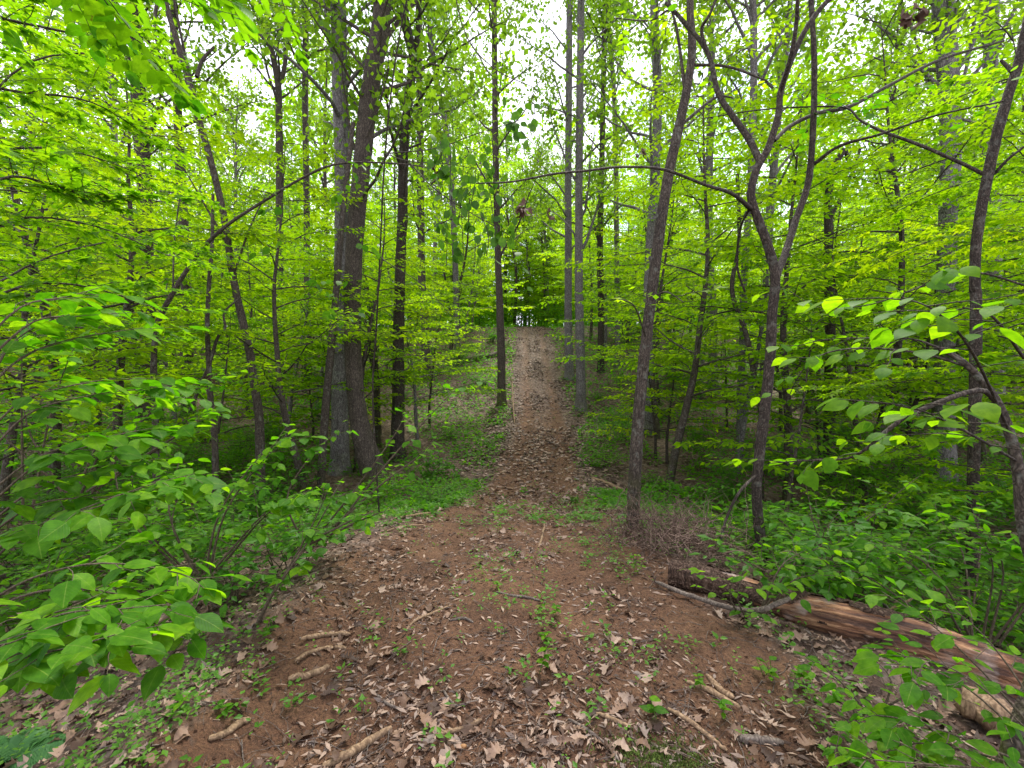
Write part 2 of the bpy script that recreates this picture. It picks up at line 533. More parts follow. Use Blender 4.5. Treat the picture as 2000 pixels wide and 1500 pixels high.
def ground_mat():
    m, n, o = new_mat('forest_ground')
    tcn = n.nodes.new('ShaderNodeTexCoord')
    at = n.nodes.new('ShaderNodeAttribute'); at.attribute_name = 'var'        # share of bare soil
    obj = tcn.outputs['Object']
    n1 = noise(n, 2.0, 5, obj); n2 = noise(n, 22, 6, obj, .7); n3 = noise(n, 75, 5, obj, .75)
    soil = ramp(n, [(.32, (.055, .026, .015)), (.5, (.135, .068, .038)), (.68, (.23, .125, .070))], math_(n, 'ADD', math_(n, 'MULTIPLY', n1.outputs['Fac'], .5), math_(n, 'MULTIPLY', n2.outputs['Fac'], .5))).outputs[0]
    soil = mixc(n, .5, soil, ramp(n, [(.4, (.28, .26, .25)), (.6, (1.5, 1.42, 1.3))], n3.outputs['Fac']).outputs[0], 'MULTIPLY')
    # leaf litter seen too small to tell apart
    vo = n.nodes.new('ShaderNodeTexVoronoi'); vo.inputs['Scale'].default_value = 11
    v2 = n.nodes.new('ShaderNodeTexVoronoi'); v2.inputs['Scale'].default_value = 23
    wv = mixc(n, .08, obj, noise(n, 9, 3, obj).outputs['Color'])
    n.links.new(wv, vo.inputs['Vector']); n.links.new(wv, v2.inputs['Vector'])
    s1 = n.nodes.new('ShaderNodeSeparateColor'); n.links.new(vo.outputs['Color'], s1.inputs[0])
    s2 = n.nodes.new('ShaderNodeSeparateColor'); n.links.new(v2.outputs['Color'], s2.inputs[0])
    cc = [(0, (.04, .022, .015)), (.35, (.11, .064, .045)), (.6, (.19, .12, .088)), (.85, (.28, .195, .15)), (1, (.21, .165, .145))]
    l1 = ramp(n, cc, s1.outputs[0]).outputs[0]; l2 = ramp(n, cc, s2.outputs[0]).outputs[0]
    lit = mixc(n, .5, l1, l2)
    lit = mixc(n, .6, lit, ramp(n, [(.3, (.35, .33, .3)), (.7, (1.1, 1.1, 1.1))], n2.outputs['Fac']).outputs[0], 'MULTIPLY')
    k = math_(n, 'ADD', at.outputs['Fac'], math_(n, 'MULTIPLY', math_(n, 'SUBTRACT', n2.outputs['Fac'], .5), 1.2))
    kk = ramp(n, [(.35, (0, 0, 0)), (.65, (1, 1, 1))], k).outputs[0]
    c = mixc(n, kk, lit, soil)
    p = n.nodes.new('ShaderNodeBsdfPrincipled'); p.inputs['Roughness'].default_value = .8
    p.inputs['Specular IOR Level'].default_value = .25
    n.links.new(c, p.inputs['Base Color'])
    hg = math_(n, 'ADD', math_(n, 'MULTIPLY', n2.outputs['Fac'], 1.0), math_(n, 'MULTIPLY', n3.outputs['Fac'], .5))
    hg = math_(n, 'ADD', hg, math_(n, 'MULTIPLY', s2.outputs[1], math_(n, 'SUBTRACT', .5, math_(n, 'MULTIPLY', kk, .5))))
    b = n.nodes.new('ShaderNodeBump'); b.inputs['Strength'].default_value = 1; b.inputs['Distance'].default_value = .045
    n.links.new(hg, b.inputs['Height']); n.links.new(b.outputs[0], p.inputs['Normal'])
    n.links.new(p.outputs[0], o.inputs['Surface'])
    return m


M_GROUND = ground_mat()

# ------------------------------------------------------------------ the ground and the trail
rows = [-40, -25, -12, -6, -3, -1.5, -.5, 0, .3, .6]
y = .8
while y < 410:
    rows.append(y); y += .0155 * y + .006
rows = np.array(rows)
ncol = 420
s_ = np.linspace(-1, 1, ncol)
u_ = np.sinh(2.6 * s_) / math.sinh(2.6)
Y = np.repeat(rows[:, None], ncol, 1)
X = u_[None, :] * (1.7 * np.maximum(Y, 0) + 7 + np.clip(-Y, 0, 40)) + trail_x(Y) * (1 - abs(u_))[None, :]
Z = height(X, Y)
ax_ = np.abs(X - trail_x(Y))
hw_ = trail_half(X, Y)
soil_ = np.clip(1 - (ax_ - hw_ * .8) / .7, 0, 1) * np.clip(1.35 - Y * .05, .3, 1)
soil_ = np.clip(soil_ + .22 * np.exp(-((ax_ - .55) / .22) ** 2) * np.clip((Y - 5) / 4, 0, 1), 0, 1)
GV = np.stack([X, Y, Z], -1).reshape(-1, 3)
i, j = np.meshgrid(np.arange(len(rows) - 1), np.arange(ncol - 1), indexing='ij')
q = i * ncol + j
GF = np.stack([q, q + 1, q + ncol + 1, q + ncol], -1).reshape(-1, 4)
fc = GV[GF].mean(1)
on = (np.abs(fc[:, 0] - trail_x(fc[:, 1])) < trail_half(fc[:, 0], fc[:, 1])) & (fc[:, 1] < 38)


def submesh(mask):
    F = GF[mask]; used = np.unique(F)
    mp = np.zeros(len(GV), np.int64); mp[used] = np.arange(len(used))
    return GV[used], mp[F], 0, soil_.ravel()[used]


link('forest_floor', build_mesh('forest_floor', [submesh(~on)], [M_GROUND], True), kind='structure', label='forest floor under dry brown leaves beside the trail')
link('trail', build_mesh('trail', [submesh(on)], [M_GROUND], True), kind='structure', label='bare reddish dirt trail climbing the hill')

# ------------------------------------------------------------------ plant growth
UP = np.array([0, 0, 1.0])


class Leaves:
    def __init__(self):
        self.p, self.a, self.n, self.s, self.v = [], [], [], [], []

    def add(self, p, a, n, s, v):
        self.p.append(p); self.a.append(a); self.n.append(n); self.s.append(s); self.v.append(v)

    def arrays(self):
        return tuple(np.concatenate(x) for x in (self.p, self.a, self.n, self.s, self.v))


def leaves_on(rng, L, path, spacing, size, droop=.25, spread=.9, start=0.15, tone=None, tilt=.35, hang=0.0, pair=False):
    """alternate leaves along a twig, lying in flat sprays"""
    path = np.asarray(path, float)
    seg = np.linalg.norm(np.diff(path, axis=0), axis=1); cum = np.concatenate([[0], np.cumsum(seg)])
    tot = cum[-1]
    s = np.arange(tot * start, tot, spacing)
    s = np.append(s, tot)
    if pair:
        s = np.repeat(s, 2)
    n = len(s)
    p = np.stack([np.interp(s, cum, path[:, k]) for k in range(3)], -1)
    d = nrm(np.gradient(path, axis=0))
    d = np.stack([np.interp(s, cum, d[:, k]) for k in range(3)], -1)
    side = nrm(np.cross(d, UP + .001))
    sgn = np.where(np.arange(n) % 2 == 0, 1, -1)[:, None]
    a = d * .6 + side * sgn * spread + rng.normal(0, .22, (n, 3))
    a[-1] = d[-1] + rng.normal(0, .15, 3)
    a[:, 2] -= droop + hang
    nn = UP + rng.normal(0, tilt, (n, 3)) + (side * .3 * rng.normal(0, 1, (n, 1)))
    if hang:
        nn = rng.normal(0, 1, (n, 3)); nn[:, 2] *= .3
    t = rng.random() if tone is None else tone
    v = np.clip(t * .6 + rng.random(n) * .4, 0, 1)
    L.add(p + rng.normal(0, .006, (n, 3)), nrm(a), nrm(nn), size * rng.uniform(.55, 1.2, n), v)


def branch_path(rng, p0, d0, length, n=6, flat=.25, wob=.12, sag=0.0):
    pts = [np.array(p0, float)]; d = nrm(np.array(d0, float))
    for k in range(n):
        d = d + rng.normal(0, wob, 3)
        d[2] = d[2] * (1 - flat) - sag
        d = nrm(d)
        pts.append(pts[-1] + d * length / n)
    return np.array(pts)


def understory(seed, H, leaf, nb, spacing=.055, dens=.15, thick=1.0, low=.2, reach=.42, twig=(.35, .75)):
    """slender tree whose branches spread flat layered sprays"""
    rng = np.random.default_rng(seed)
    L = Leaves(); wood = []; trunk = []
    pts = [np.array([0, 0, -.15])]
    d = np.array([rng.normal(0, .06), rng.normal(0, .06), 1.0])
    n = 10
    for k in range(n):
        d = nrm(d + np.array([rng.normal(0, .06), rng.normal(0, .06), .15])); pts.append(pts[-1] + d * H / n)
    tp = smooth_path(pts, 2)
    tr = np.linspace(.011 * H * thick, .004, len(tp))
    trunk.append(tube(tp, tr, 7, .12, rng))
    az = rng.random() * 6.28
    for b in range(nb):
        f = low + (1 - low) * (b + rng.random()) / nb
        az += 2.4 + rng.normal(0, .3)
        k = f * (len(tp) - 1); i0 = min(int(k), len(tp) - 2); p0 = tp[i0] + (tp[i0 + 1] - tp[i0]) * (k - i0)
        ln = reach * H * (1 - .75 * f) * rng.uniform(.7, 1.2) + .45
        el = R(rng.uniform(12, 40))
        bp = branch_path(rng, p0, (math.cos(az) * math.cos(el), math.sin(az) * math.cos(el), math.sin(el)), ln, 7, .28, .12)
        wood.append(tube(bp, np.linspace(.006 * ln + .003, .002, len(bp)), 4))
        tone = rng.random()
        cum = np.linspace(0, 1, len(bp))
        m = max(3, int(ln / dens))
        for q in range(m):
            t = .2 + .8 * (q + rng.random() * .6) / m
            t = min(t, 1)
            pp = np.array([np.interp(t, cum, bp[:, c]) for c in range(3)])
            dd = nrm(bp[-1] - bp[0]); sd_ = np.cross(dd, UP) * (1 if q % 2 else -1)
            tl = rng.uniform(*twig) * (1.15 - .5 * t)
            tw = branch_path(rng, pp, dd * .7 + sd_ * .9 + np.array([0, 0, rng.uniform(-.15, .2)]), tl, 4, .2, .12, .03)
            wood.append(tube(tw, np.linspace(.003, .0015, len(tw)), 3))
            leaves_on(rng, L, tw, spacing, leaf, tone=tone)
        leaves_on(rng, L, bp[3:], spacing, leaf, tone=tone)
    return trunk, wood, L


def canopy(seed, H, leaf, nb, crown=.5, per=15, path=None):
    """tall forest tree: straight bare trunk, thin ascending limbs, loose spring crown"""
    rng = np.random.default_rng(seed)
    L = Leaves(); wood = []; trunk = []
    pts = [np.array([0, 0, -.3])]; d = np.array([rng.normal(0, .02), rng.normal(0, .02), 1.0]); n = 12
    for k in range(n):
        d = nrm(d + np.array([rng.normal(0, .022), rng.normal(0, .022), .1])); pts.append(pts[-1] + d * H / n)
    tp = smooth_path(pts, 2) if path is None else path
    r0 = .0085 * H
    tr = r0 * (1 - .8 * np.linspace(0, 1, len(tp)) ** 1.3); tr[0] *= 1.5; tr[1] *= 1.12
    trunk.append(tube(tp, tr, 9, .10, rng))
    az = rng.random() * 6.28
    for b in range(nb):
        f = (1 - crown) + crown * (b + rng.random()) / nb
        az += 2.4 + rng.normal(0, .3)
        k = f * (len(tp) - 1); i0 = min(int(k), len(tp) - 2); p0 = tp[i0]
        ln = (.26 * H * (1.15 - f)) * rng.uniform(.6, 1.2) + .8
        el = R(rng.uniform(25, 62))
        bp = branch_path(rng, p0, (math.cos(az) * math.cos(el), math.sin(az) * math.cos(el), math.sin(el)), ln, 7, -.02, .13)
        wood.append(tube(bp, np.linspace(.012 * ln + .01, .006, len(bp)), 5))
        tone = rng.random()
        m = int(ln * 2.2) + 2
        for q in range(m):
            t = rng.uniform(.25, 1)
            c = np.linspace(0, 1, len(bp)); pp = np.array([np.interp(t, c, bp[:, e]) for e in range(3)])
            dd = nrm(bp[-1] - bp[0]) + rng.normal(0, .6, 3)
            tw = branch_path(rng, pp, dd, rng.uniform(.6, 1.5), 4, .05, .2)
            wood.append(tube(tw, np.linspace(.007, .003, len(tw)), 3))
            mm = per
            ii = rng.integers(1, len(tw), mm)
            a = rng.normal(0, 1, (mm, 3)); a[:, 2] -= .5
            nn = rng.normal(0, .6, (mm, 3)) + UP
            L.add(tw[ii] + rng.normal(0, .14, (mm, 3)), nrm(a), nrm(nn), leaf * rng.uniform(.7, 1.3, mm), np.clip(tone * .5 + rng.random(mm) * .5, 0, 1))
    return trunk, wood, L


def mesh_leaves(name, L, T, mat):
    p, a, n, s, v = L.arrays() if isinstance(L, Leaves) else L
    return build_mesh(name, [stamp(T, leaf_frames(a, n), p, s, v)], [mat])


T_FOLD = tmpl_fold(); T_OV = tmpl_ovate(); T_OVW = tmpl_ovate(.36, .2); T_MAP = tmpl_maple(); T_QUAD = tmpl_quad(.33)
T_NARROW = tmpl_fold(.2, .2)
ME_OV = build_mesh('leaf', [(*T_OV, 0, None)], [M_NEAR], True)
ME_OVW = build_mesh('leaf', [(*T_OVW, 0, None)], [M_NEAR], True)
ME_MAP = build_mesh('leaf', [(*T_MAP, 0, None)], [M_MAPLE], False)
ME_DROOP = build_mesh('leaf', [(*T_OVW, 0, None)], [M_DROOP], True)


def emit_leaves(rt, L, T, mat, single=None, n_single=0, name='foliage'):
    """the leaves that show largest become leaf objects, the rest one mass"""
    p, a, n, s, v = L.arrays()
    loc = np.array(rt.location)
    keep = np.ones(len(p), bool)
    if n_single:
        px, py, z = project(p)
        size = FPX * s / z
        ok = (px > -60) & (px < 2060) & (py > -60) & (py < 1560) & (p[:, 1] > .3)
        idx = np.nonzero(ok & (size > 12))[0]
        idx = idx[np.argsort(-size[idx])][:n_single]
        Mx = leaf_frames(a[idx], n[idx])
        for k, i_ in enumerate(idx):
            o = bpy.data.objects.new('leaf', single)
            m = Matrix.Identity(4)
            sc = float(s[i_])
            for r in range(3):
                for c in range(3):
                    m[r][c] = float(Mx[k, r, c]) * sc
                m[r][3] = float(p[i_, r] - loc[r])
            o.parent = rt
            o.matrix_basis = m
            COL.objects.link(o)
        keep[idx] = False
    if keep.any():
        f = (p[keep] - loc, a[keep], n[keep], s[keep], v[keep])
        link(name, mesh_leaves(name, f, T, mat), rt, kind='stuff')


# ------------------------------------------------------------------ variants that are copied about
def variant(fn, T, leafmat, bark, *a, **k):
    tr, wd, L = fn(*a, **k)
    mt = build_mesh('trunk', [tubes_parts(tr)], [bark], True)
    mb = build_mesh('branches', [tubes_parts(wd)], [bark], True)
    ml = mesh_leaves('crown', L, T, leafmat)
    return mt, mb, ml


UND = [variant(understory, T_FOLD, M_SAP, b, 100 + i_, H, lf, nb, low=max(lo, .24)) for i_, (H, lf, nb, lo, b) in enumerate([
    (6.5, .13, 26, .18, B_MID), (7.8, .13, 30, .2, B_MID), (5.2, .13, 24, .1, B_DARK), (9.4, .13, 34, .2, B_MID), (4.2, .13, 20, .08, B_DARK), (6.8, .14, 28, .22, B_GREY), (3.2, .12, 18, .08, B_MID)])]
CAN = [variant(canopy, T_QUAD, M_CAN, b, 200 + i_, H, .21, nb, cw) for i_, (H, nb, cw, b) in enumerate([
    (21, 34, .62, B_GREY), (24, 38, .6, B_MID), (18, 30, .65, B_GREY), (22, 34, .66, B_BROWN), (26, 40, .6, B_GREY)])]


def place(var, name, label, cat, x, y, rz, sc, group):
    rt = root(name, label, cat, (x, y, h1(x, y) - .02), rz, sc, group)
    link('trunk', var[0], rt); link('branches', var[1], rt); link('crown', var[2], rt, kind='stuff')
    return rt


rng = np.random.default_rng(7)
AUTO = []      # things whose label is worked out from what stands beside them


def zone(x, y):
    s = 'where the trail bends off to' if False else ''
    if y < 15:
        return 'in the dip'
    if y < 36:
        return 'on the hillside'
    return 'beyond the crest'


def scatter(n, ymin, ymax, clear, spread=1.2, mind=1.2, power=1.0, tries=6000):
    pts = []
    for _ in range(tries):
        if len(pts) >= n:
            break
        yy = ymin + (ymax - ymin) * rng.random() ** power
        xx = rng.uniform(-1, 1) * (spread * yy + 2)
        if abs(xx - trail_x(yy)) < clear + .02 * yy:
            continue
        md = mind * (1 + .02 * yy)
        if any((xx - a) ** 2 + (yy - b) ** 2 < md * md for a, b in pts):
            continue
        pts.append((xx, yy))
    return pts


COUNTZ = {}
for x_, y_ in scatter(275, 11, 58, 2.9, 1.15, 1.2, .85):
    k = rng.integers(len(UND))
    if y_ < 16 and abs(x_) < 9 and k in (1, 3):
        k = 4
    z_ = zone(x_, y_); s = 'dark-stemmed' if k in (2, 4) else ('tall' if k in (1, 3) else 'slender')
    o_ = place(UND[k], 'young_tree', '', 'tree', x_, y_, rng.random() * 6.28, rng.uniform(.85, 1.25) * (1 + .25 * min(1, max(0, (y_ - 16) / 15))), f'young trees {z_}')
    AUTO.append((o_, s + ' bushy', 'tree', z_))
for x_, y_ in scatter(75, 17, 90, 2.6, 1.1, 2.4, .8):
    k = rng.integers(len(CAN))
    bark = ['grey', 'brown', 'grey', 'dark brown', 'pale grey'][k]
    z_ = zone(x_, y_)
    o_ = place(CAN[k], 'forest_tree', '', 'tree', x_, y_, rng.random() * 6.28, rng.uniform(.7, 1.1), f'tall forest trees {z_}')
    AUTO.append((o_, f'tall {bark}', 'trunk', z_))
for x_, y_, k, lab in [(.9, 43, 0, 'young tree that closes the gap where the trail goes over the crest'), (3.2, 41.5, 6, 'small bright tree just past the crest at the trail'), (-.9, 41, 6, 'small leafy tree at the crest, across the trail from its like'),
                       (2.2, 47, 4, 'low leafy tree behind the crest of the trail'), (4.6, 40, 4, 'spreading low tree by the crest of the hill'), (-2.8, 39.5, 4, 'low spreading tree on the brow near the trail'), (.4, 40.4, 6, 'leafy sapling where the trail bends out of sight'), (2.6, 40.6, 6, 'sapling at the crest by the trail, a step from the leafy one'), (1.6, 54, 1, 'taller tree standing in the sky gap over the trail')]:
    place(UND[k], 'young_tree', lab, 'tree', x_, y_, rng.random() * 6.28, 1.0, None)
for x_, y_, k in [(3.4, 44, 0), (-.6, 47, 1), (6.2, 43, 2), (1.4, 53, 3), (4.4, 58, 4), (8.5, 50, 0), (-3.5, 52, 2), (.4, 62, 1)]:
    o_ = place(CAN[k], 'forest_tree', '', 'tree', x_, y_, rng.random() * 6.28, .85, 'tall forest trees beyond the crest')
    AUTO.append((o_, 'tall slim', 'trunk', 'beyond the crest'))
for x_, y_, k in [(.2, 41.5, 3), (2.9, 43, 1), (1.2, 46, 3), (-1.6, 44, 5), (4.4, 46.5, 3), (1.9, 50, 1), (-.5, 53, 5)]:
    o_ = place(UND[k], 'young_tree', '', 'tree', x_, y_, rng.random() * 6.28, 1.65, 'young trees beyond the crest')
    AUTO.append((o_, 'high leafy', 'tree', 'beyond the crest'))
for q_ in range(26):
    x_, y_ = rng.uniform(-9, 12), rng.uniform(43, 60)
    k = int(rng.choice([0, 1, 3, 5, 6, 4]))
    o_ = place(UND[k], 'young_tree', '', 'tree', x_, y_, rng.random() * 6.28, rng.uniform(1.0, 1.4), 'young trees beyond the crest')
    AUTO.append((o_, 'leafy screening', 'tree', 'beyond the crest'))
# far wood that reads as one mass
far = scatter(270, 60, 120, 0, 1.05, 1.5, 1.0)
fp = []
for x_, y_ in far:
    k = rng.integers(len(UND) + 2)
    me = (UND[k % len(UND)] if k < len(UND) - 1 else CAN[k % len(CAN)])[2]
    n_ = len(me.vertices); V = np.empty(n_ * 3, np.float32); me.vertices.foreach_get('co', V); V = V.reshape(-1, 3)
    kk = len(me.polygons[0].vertices)
    nvl = 5 if kk == 3 else 4
    nl = n_ // nvl
    sel = rng.choice(nl, min(nl, 650), replace=False)
    c = V.reshape(nl, nvl, 3)[sel][:, 0]
    an = rng.random() * 6.28
    c = np.stack([c[:, 0] * math.cos(an) - c[:, 1] * math.sin(an), c[:, 0] * math.sin(an) + c[:, 1] * math.cos(an), c[:, 2]], -1)
    fp.append(c * (1.9, 1.9, 2.0) + np.array([x_, y_, h1(x_, y_)]))
fp = np.concatenate(fp); n_ = len(fp)
a_ = rng.normal(0, 1, (n_, 3)); nn_ = rng.normal(0, .5, (n_, 3)) + UP
link('far_wood', build_mesh('far_wood', [stamp(T_QUAD, leaf_frames(nrm(a_), nrm(nn_)), fp, rng.uniform(.5, .9, n_), rng.random(n_))], [M_SAP]),
     kind='stuff', label='mass of bright leaves far beyond the hill crest', category='woodland')


# ------------------------------------------------------------------ traced trees
def traced(name, label, path, wpx, bark, base=None, depth=None, branches=(), sides=14, top=None, flare=1.0, group=None, foliage=None,
           leaf=.1, T=T_FOLD, lm=None, single=None, n_single=0, seed=1, crown=None, roughness=.12, twigs=.28, spacing=.08, tl=(.3, .7), hang=0.0):
    """path: [(px, py[, depth offset])] from base upwards; wpx: trunk widths in the picture"""
    rg = np.random.default_rng(seed)
    lm = lm or M_SAP
    if depth is None:
        depth = G(*base)[1]
    pts = [P(p[0], p[1], depth + (p[2] if len(p) > 2 else 0)) for p in path]
    dd = np.array([depth + (p[2] if len(p) > 2 else 0) for p in path])
    wr = np.interp(np.linspace(0, 1, len(path)), np.linspace(0, 1, len(wpx)), wpx) * dd / FPX / 2
    b0 = pts[0].copy(); b0[2] = h1(b0[0], b0[1]) - .08
    if pts[0][2] > b0[2] + .05:
        pts.insert(0, b0); wr = np.insert(wr, 0, wr[0] * 1.15)
    if top:
        d_ = nrm(pts[-1] - pts[-2]); d_ = nrm(d_ + UP * .6)
        l_ = top - (pts[-1][2] - b0[2])
        for f in (.35, .7, 1.0):
            pts.append(pts[-1] + d_ * l_ * .33 + rg.normal(0, .1, 3)); wr = np.append(wr, wr[-1] * .68)
    pts = np.array(pts)
    sp = smooth_path(np.column_stack([pts, wr]), 5)
    c3, rr = sp[:, :3], np.maximum(sp[:, 3], .002)
    zz = c3[:, 2] - b0[2]
    rr = rr * (1 + .4 * flare * np.exp(-np.clip(zz, 0, 9) / (.08 + 1.1 * wr[0])))
    rt = root(name, label, 'tree', tuple(b0), group=group)
    link('trunk', build_mesh('trunk', [tubes_parts([tube(c3 - b0, rr, sides, roughness, rg)])], [bark], True), rt)
    L = Leaves(); tw = []

    def dress(bp, fr=.15, dens=twigs, ln=tl, sz=leaf, tone=None, hg=hang):
        seg = np.linalg.norm(np.diff(bp, axis=0), axis=1).sum()
        m = max(2, int(seg * (1 - fr) / dens)); c = np.linspace(0, 1, len(bp))
        for q_ in range(m):
            t = fr + (1 - fr) * (q_ + rg.random()) / m
            pp = np.array([np.interp(t, c, bp[:, e]) for e in range(3)])
            i0 = min(int(t * (len(bp) - 1)), len(bp) - 2); d0 = nrm(bp[i0 + 1] - bp[i0])
            azm = rg.random() * 6.28
            side_ = np.array([math.cos(azm), math.sin(azm), rg.uniform(-.15, .35)])
            if hg:
                side_[2] = -1.0
            t_ = branch_path(rg, pp, d0 * .5 + side_, rg.uniform(*ln), 4, .2 if not hg else 0, .14, .03)
            tw.append(tube(t_, np.linspace(.0035, .0015, len(t_)), 4))
            leaves_on(rg, L, t_, spacing, sz, tone=tone, hang=hg)

    for br in branches:
        bd = [depth + (p[2] if len(p) > 2 else 0) for p in br['path']]
        bpts = np.array([P(p[0], p[1], d) for p, d in zip(br['path'], bd)])
        ww = np.interp(np.linspace(0, 1, len(bpts)), np.linspace(0, 1, len(br['w'])), br['w']) * np.array(bd) / FPX / 2
        s4 = smooth_path(np.column_stack([bpts, ww]), 5)
        link(br.get('name', 'branch'), build_mesh('branch', [tubes_parts([tube(s4[:, :3] - b0, np.maximum(s4[:, 3], .0015), 7, .1, rg)])], [bark], True), rt)
        if br.get('leaves', True):
            dress(s4[:, :3], **br.get('kw', {}))
    if foliage:
        n0 = int(foliage[0] * len(c3)); n1 = int(foliage[1] * len(c3))
        dress(c3[n0:n1 + 1], 0, *(foliage[2:] or ()))
    if tw:
        V, F, m_, va = tubes_parts(tw)
        link('twigs', build_mesh('twigs', [(V - b0, F, 0, va)], [bark], True), rt, kind='stuff')
    if L.p:
        emit_leaves(rt, L, T, lm, single, n_single)
    if crown is not None and top:
        _, wd, CL = canopy(seed * 7 + 1, top, .165, 28, .62 if depth > 12 else .5, 15, c3 - b0)
        link('limbs', build_mesh('limbs', [tubes_parts(wd)], [bark], True), rt, kind='stuff')
        link('crown', mesh_leaves('crown', CL, T_QUAD, M_CAN), rt, kind='stuff')
    return rt


traced('forest_tree', 'stout brown tree leaning beside the trail with a mossy swollen foot', [(742, 958), (722, 900), (703, 830), (692, 740), (688, 600), (694, 450), (706, 330), (722, 180), (742, 60), (748, 0)],
       [44, 42, 35, 31, 31, 32, 32, 33, 33, 33], B_BROWN, base=(735, 955), flare=1.0, top=17, crown=0, sides=24, seed=3,
       branches=[dict(path=[(748, 88, 0), (775, 45, .1), (800, 15, .2), (830, -10, .3)], w=[9, 6], leaves=False)])
traced('forest_tree', 'grey straight tree standing just behind the stout brown leaning tree', [(664, 880), (664, 760), (666, 600), (668, 450), (668, 300), (664, 150), (660, 0)],
       [32, 29, 27, 26, 27, 28, 28], B_GREY, depth=11.5, top=18, crown=1, sides=18, seed=4)
traced('forest_tree', 'thin brown pole of a tree leaning onto the grey trunk', [(628, 930), (636, 800), (646, 690), (655, 590), (664, 480), (674, 380), (690, 240)], [15, 15, 13, 11, 8], B_MID, depth=9.8, seed=5)
traced('forest_tree', 'dark grey trunk with a crooked vine up its lower side', [(776, 830), (778, 770), (778, 650), (782, 520), (786, 400), (788, 300), (798, 190), (806, 110), (792, 40), (785, -10)],
       [24, 23, 21, 19, 19, 17, 16, 15, 11], B_DARK, depth=13, top=14, crown=2, seed=6, sides=16,
       branches=[dict(path=[(803, 150), (815, 80), (818, 20), (822, -20)], w=[12, 8], leaves=False),
                 dict(name='vine', path=[(773, 830, -.2), (771, 770, -.22), (760, 735, -.2), (757, 712, -.2), (775, 696, -.22), (790, 685, -.2)], w=[3, 3], leaves=False)])
traced('forest_tree', 'brown trunk with bare lower stem behind the vine-hung trunk', [(834, 745), (830, 640), (824, 540), (822, 400), (820, 250), (818, 0)], [17, 15, 14, 13, 12], B_MID, base=(834, 745), top=18, crown=3, seed=7)
traced('sapling', 'thin wavy stem between the stout leaning tree and the dark grey trunk', [(735, 760), (728, 660), (722, 600), (712, 540)], [13, 12, 8], B_MID, depth=14, seed=8, foliage=(.5, 1))
traced('forest_tree', 'brown trunk standing close to the trail edge on the slope', [(980, 790), (979, 700), (976, 600), (972, 480), (968, 300), (966, 120), (965, 0)], [16, 15, 13, 12, 11, 10], B_BROWN, base=(980, 790), top=17, crown=0, seed=9)
traced('forest_tree', 'pale trunk nearest the trail, left one of the close pair', [(1112, 735), (1110, 640), (1110, 500), (1110, 300), (1112, 0)], [17, 14, 13, 11], B_GREY, base=(1112, 740), top=19, crown=4, seed=10)
traced('forest_tree', 'greyish brown trunk of the close pair with its foot lower down the slope', [(1135, 795), (1134, 700), (1131, 560), (1131, 400), (1133, 200), (1135, 0)], [20, 17, 15, 14, 13], B_GREY, base=(1136, 800), top=18, crown=1, seed=11)
traced('forest_tree', 'dark narrow trunk behind the close pair of trunks', [(1174, 700), (1174, 600), (1172, 480), (1176, 300), (1180, 60)], [13, 13, 11, 9], B_DARK, depth=23, top=16, crown=2, seed=12)
traced('forest_tree', 'pale grey trunk half hidden behind the slim leaning brown tree', [(1268, 770), (1266, 600), (1270, 480), (1280, 330), (1284, 180), (1278, 0)], [19, 18, 18, 16], B_GREY, depth=15, top=18, crown=3, seed=13)
traced('forest_tree', 'slim brown tree leaning over the tangled brush heap', [(1236, 1035), (1240, 930), (1247, 820), (1256, 720), (1266, 630), (1277, 540), (1290, 440), (1308, 330), (1328, 240), (1344, 160), (1352, 90), (1348, 0)],
       [25, 24, 22, 21, 20, 21, 19, 18, 16, 15, 13], B_MID, base=(1238, 1030), top=9, seed=14, sides=16, flare=.3, leaf=.11,
       branches=[dict(path=[(1330, 245, 0), (1395, 192, .2), (1430, 190, .3)], w=[7, 3]), dict(path=[(1348, 127, 0), (1420, 130, -.1), (1490, 155, -.2), (1500, 160, -.2)], w=[6, 2]),
                 dict(path=[(1347, 60, 0), (1310, 20, .1), (1270, 40, .3), (1200, 35, .6)], w=[6, 2]), dict(path=[(1338, 180, 0), (1322, 60, .1), (1300, -20, .2)], w=[7, 4]),
                 dict(path=[(1262, 660, 0), (1240, 600, -.4), (1215, 585, -.7)], w=[4, 2]), dict(path=[(1272, 585, 0), (1300, 570, -.3), (1335, 590, -.5)], w=[4, 2])])
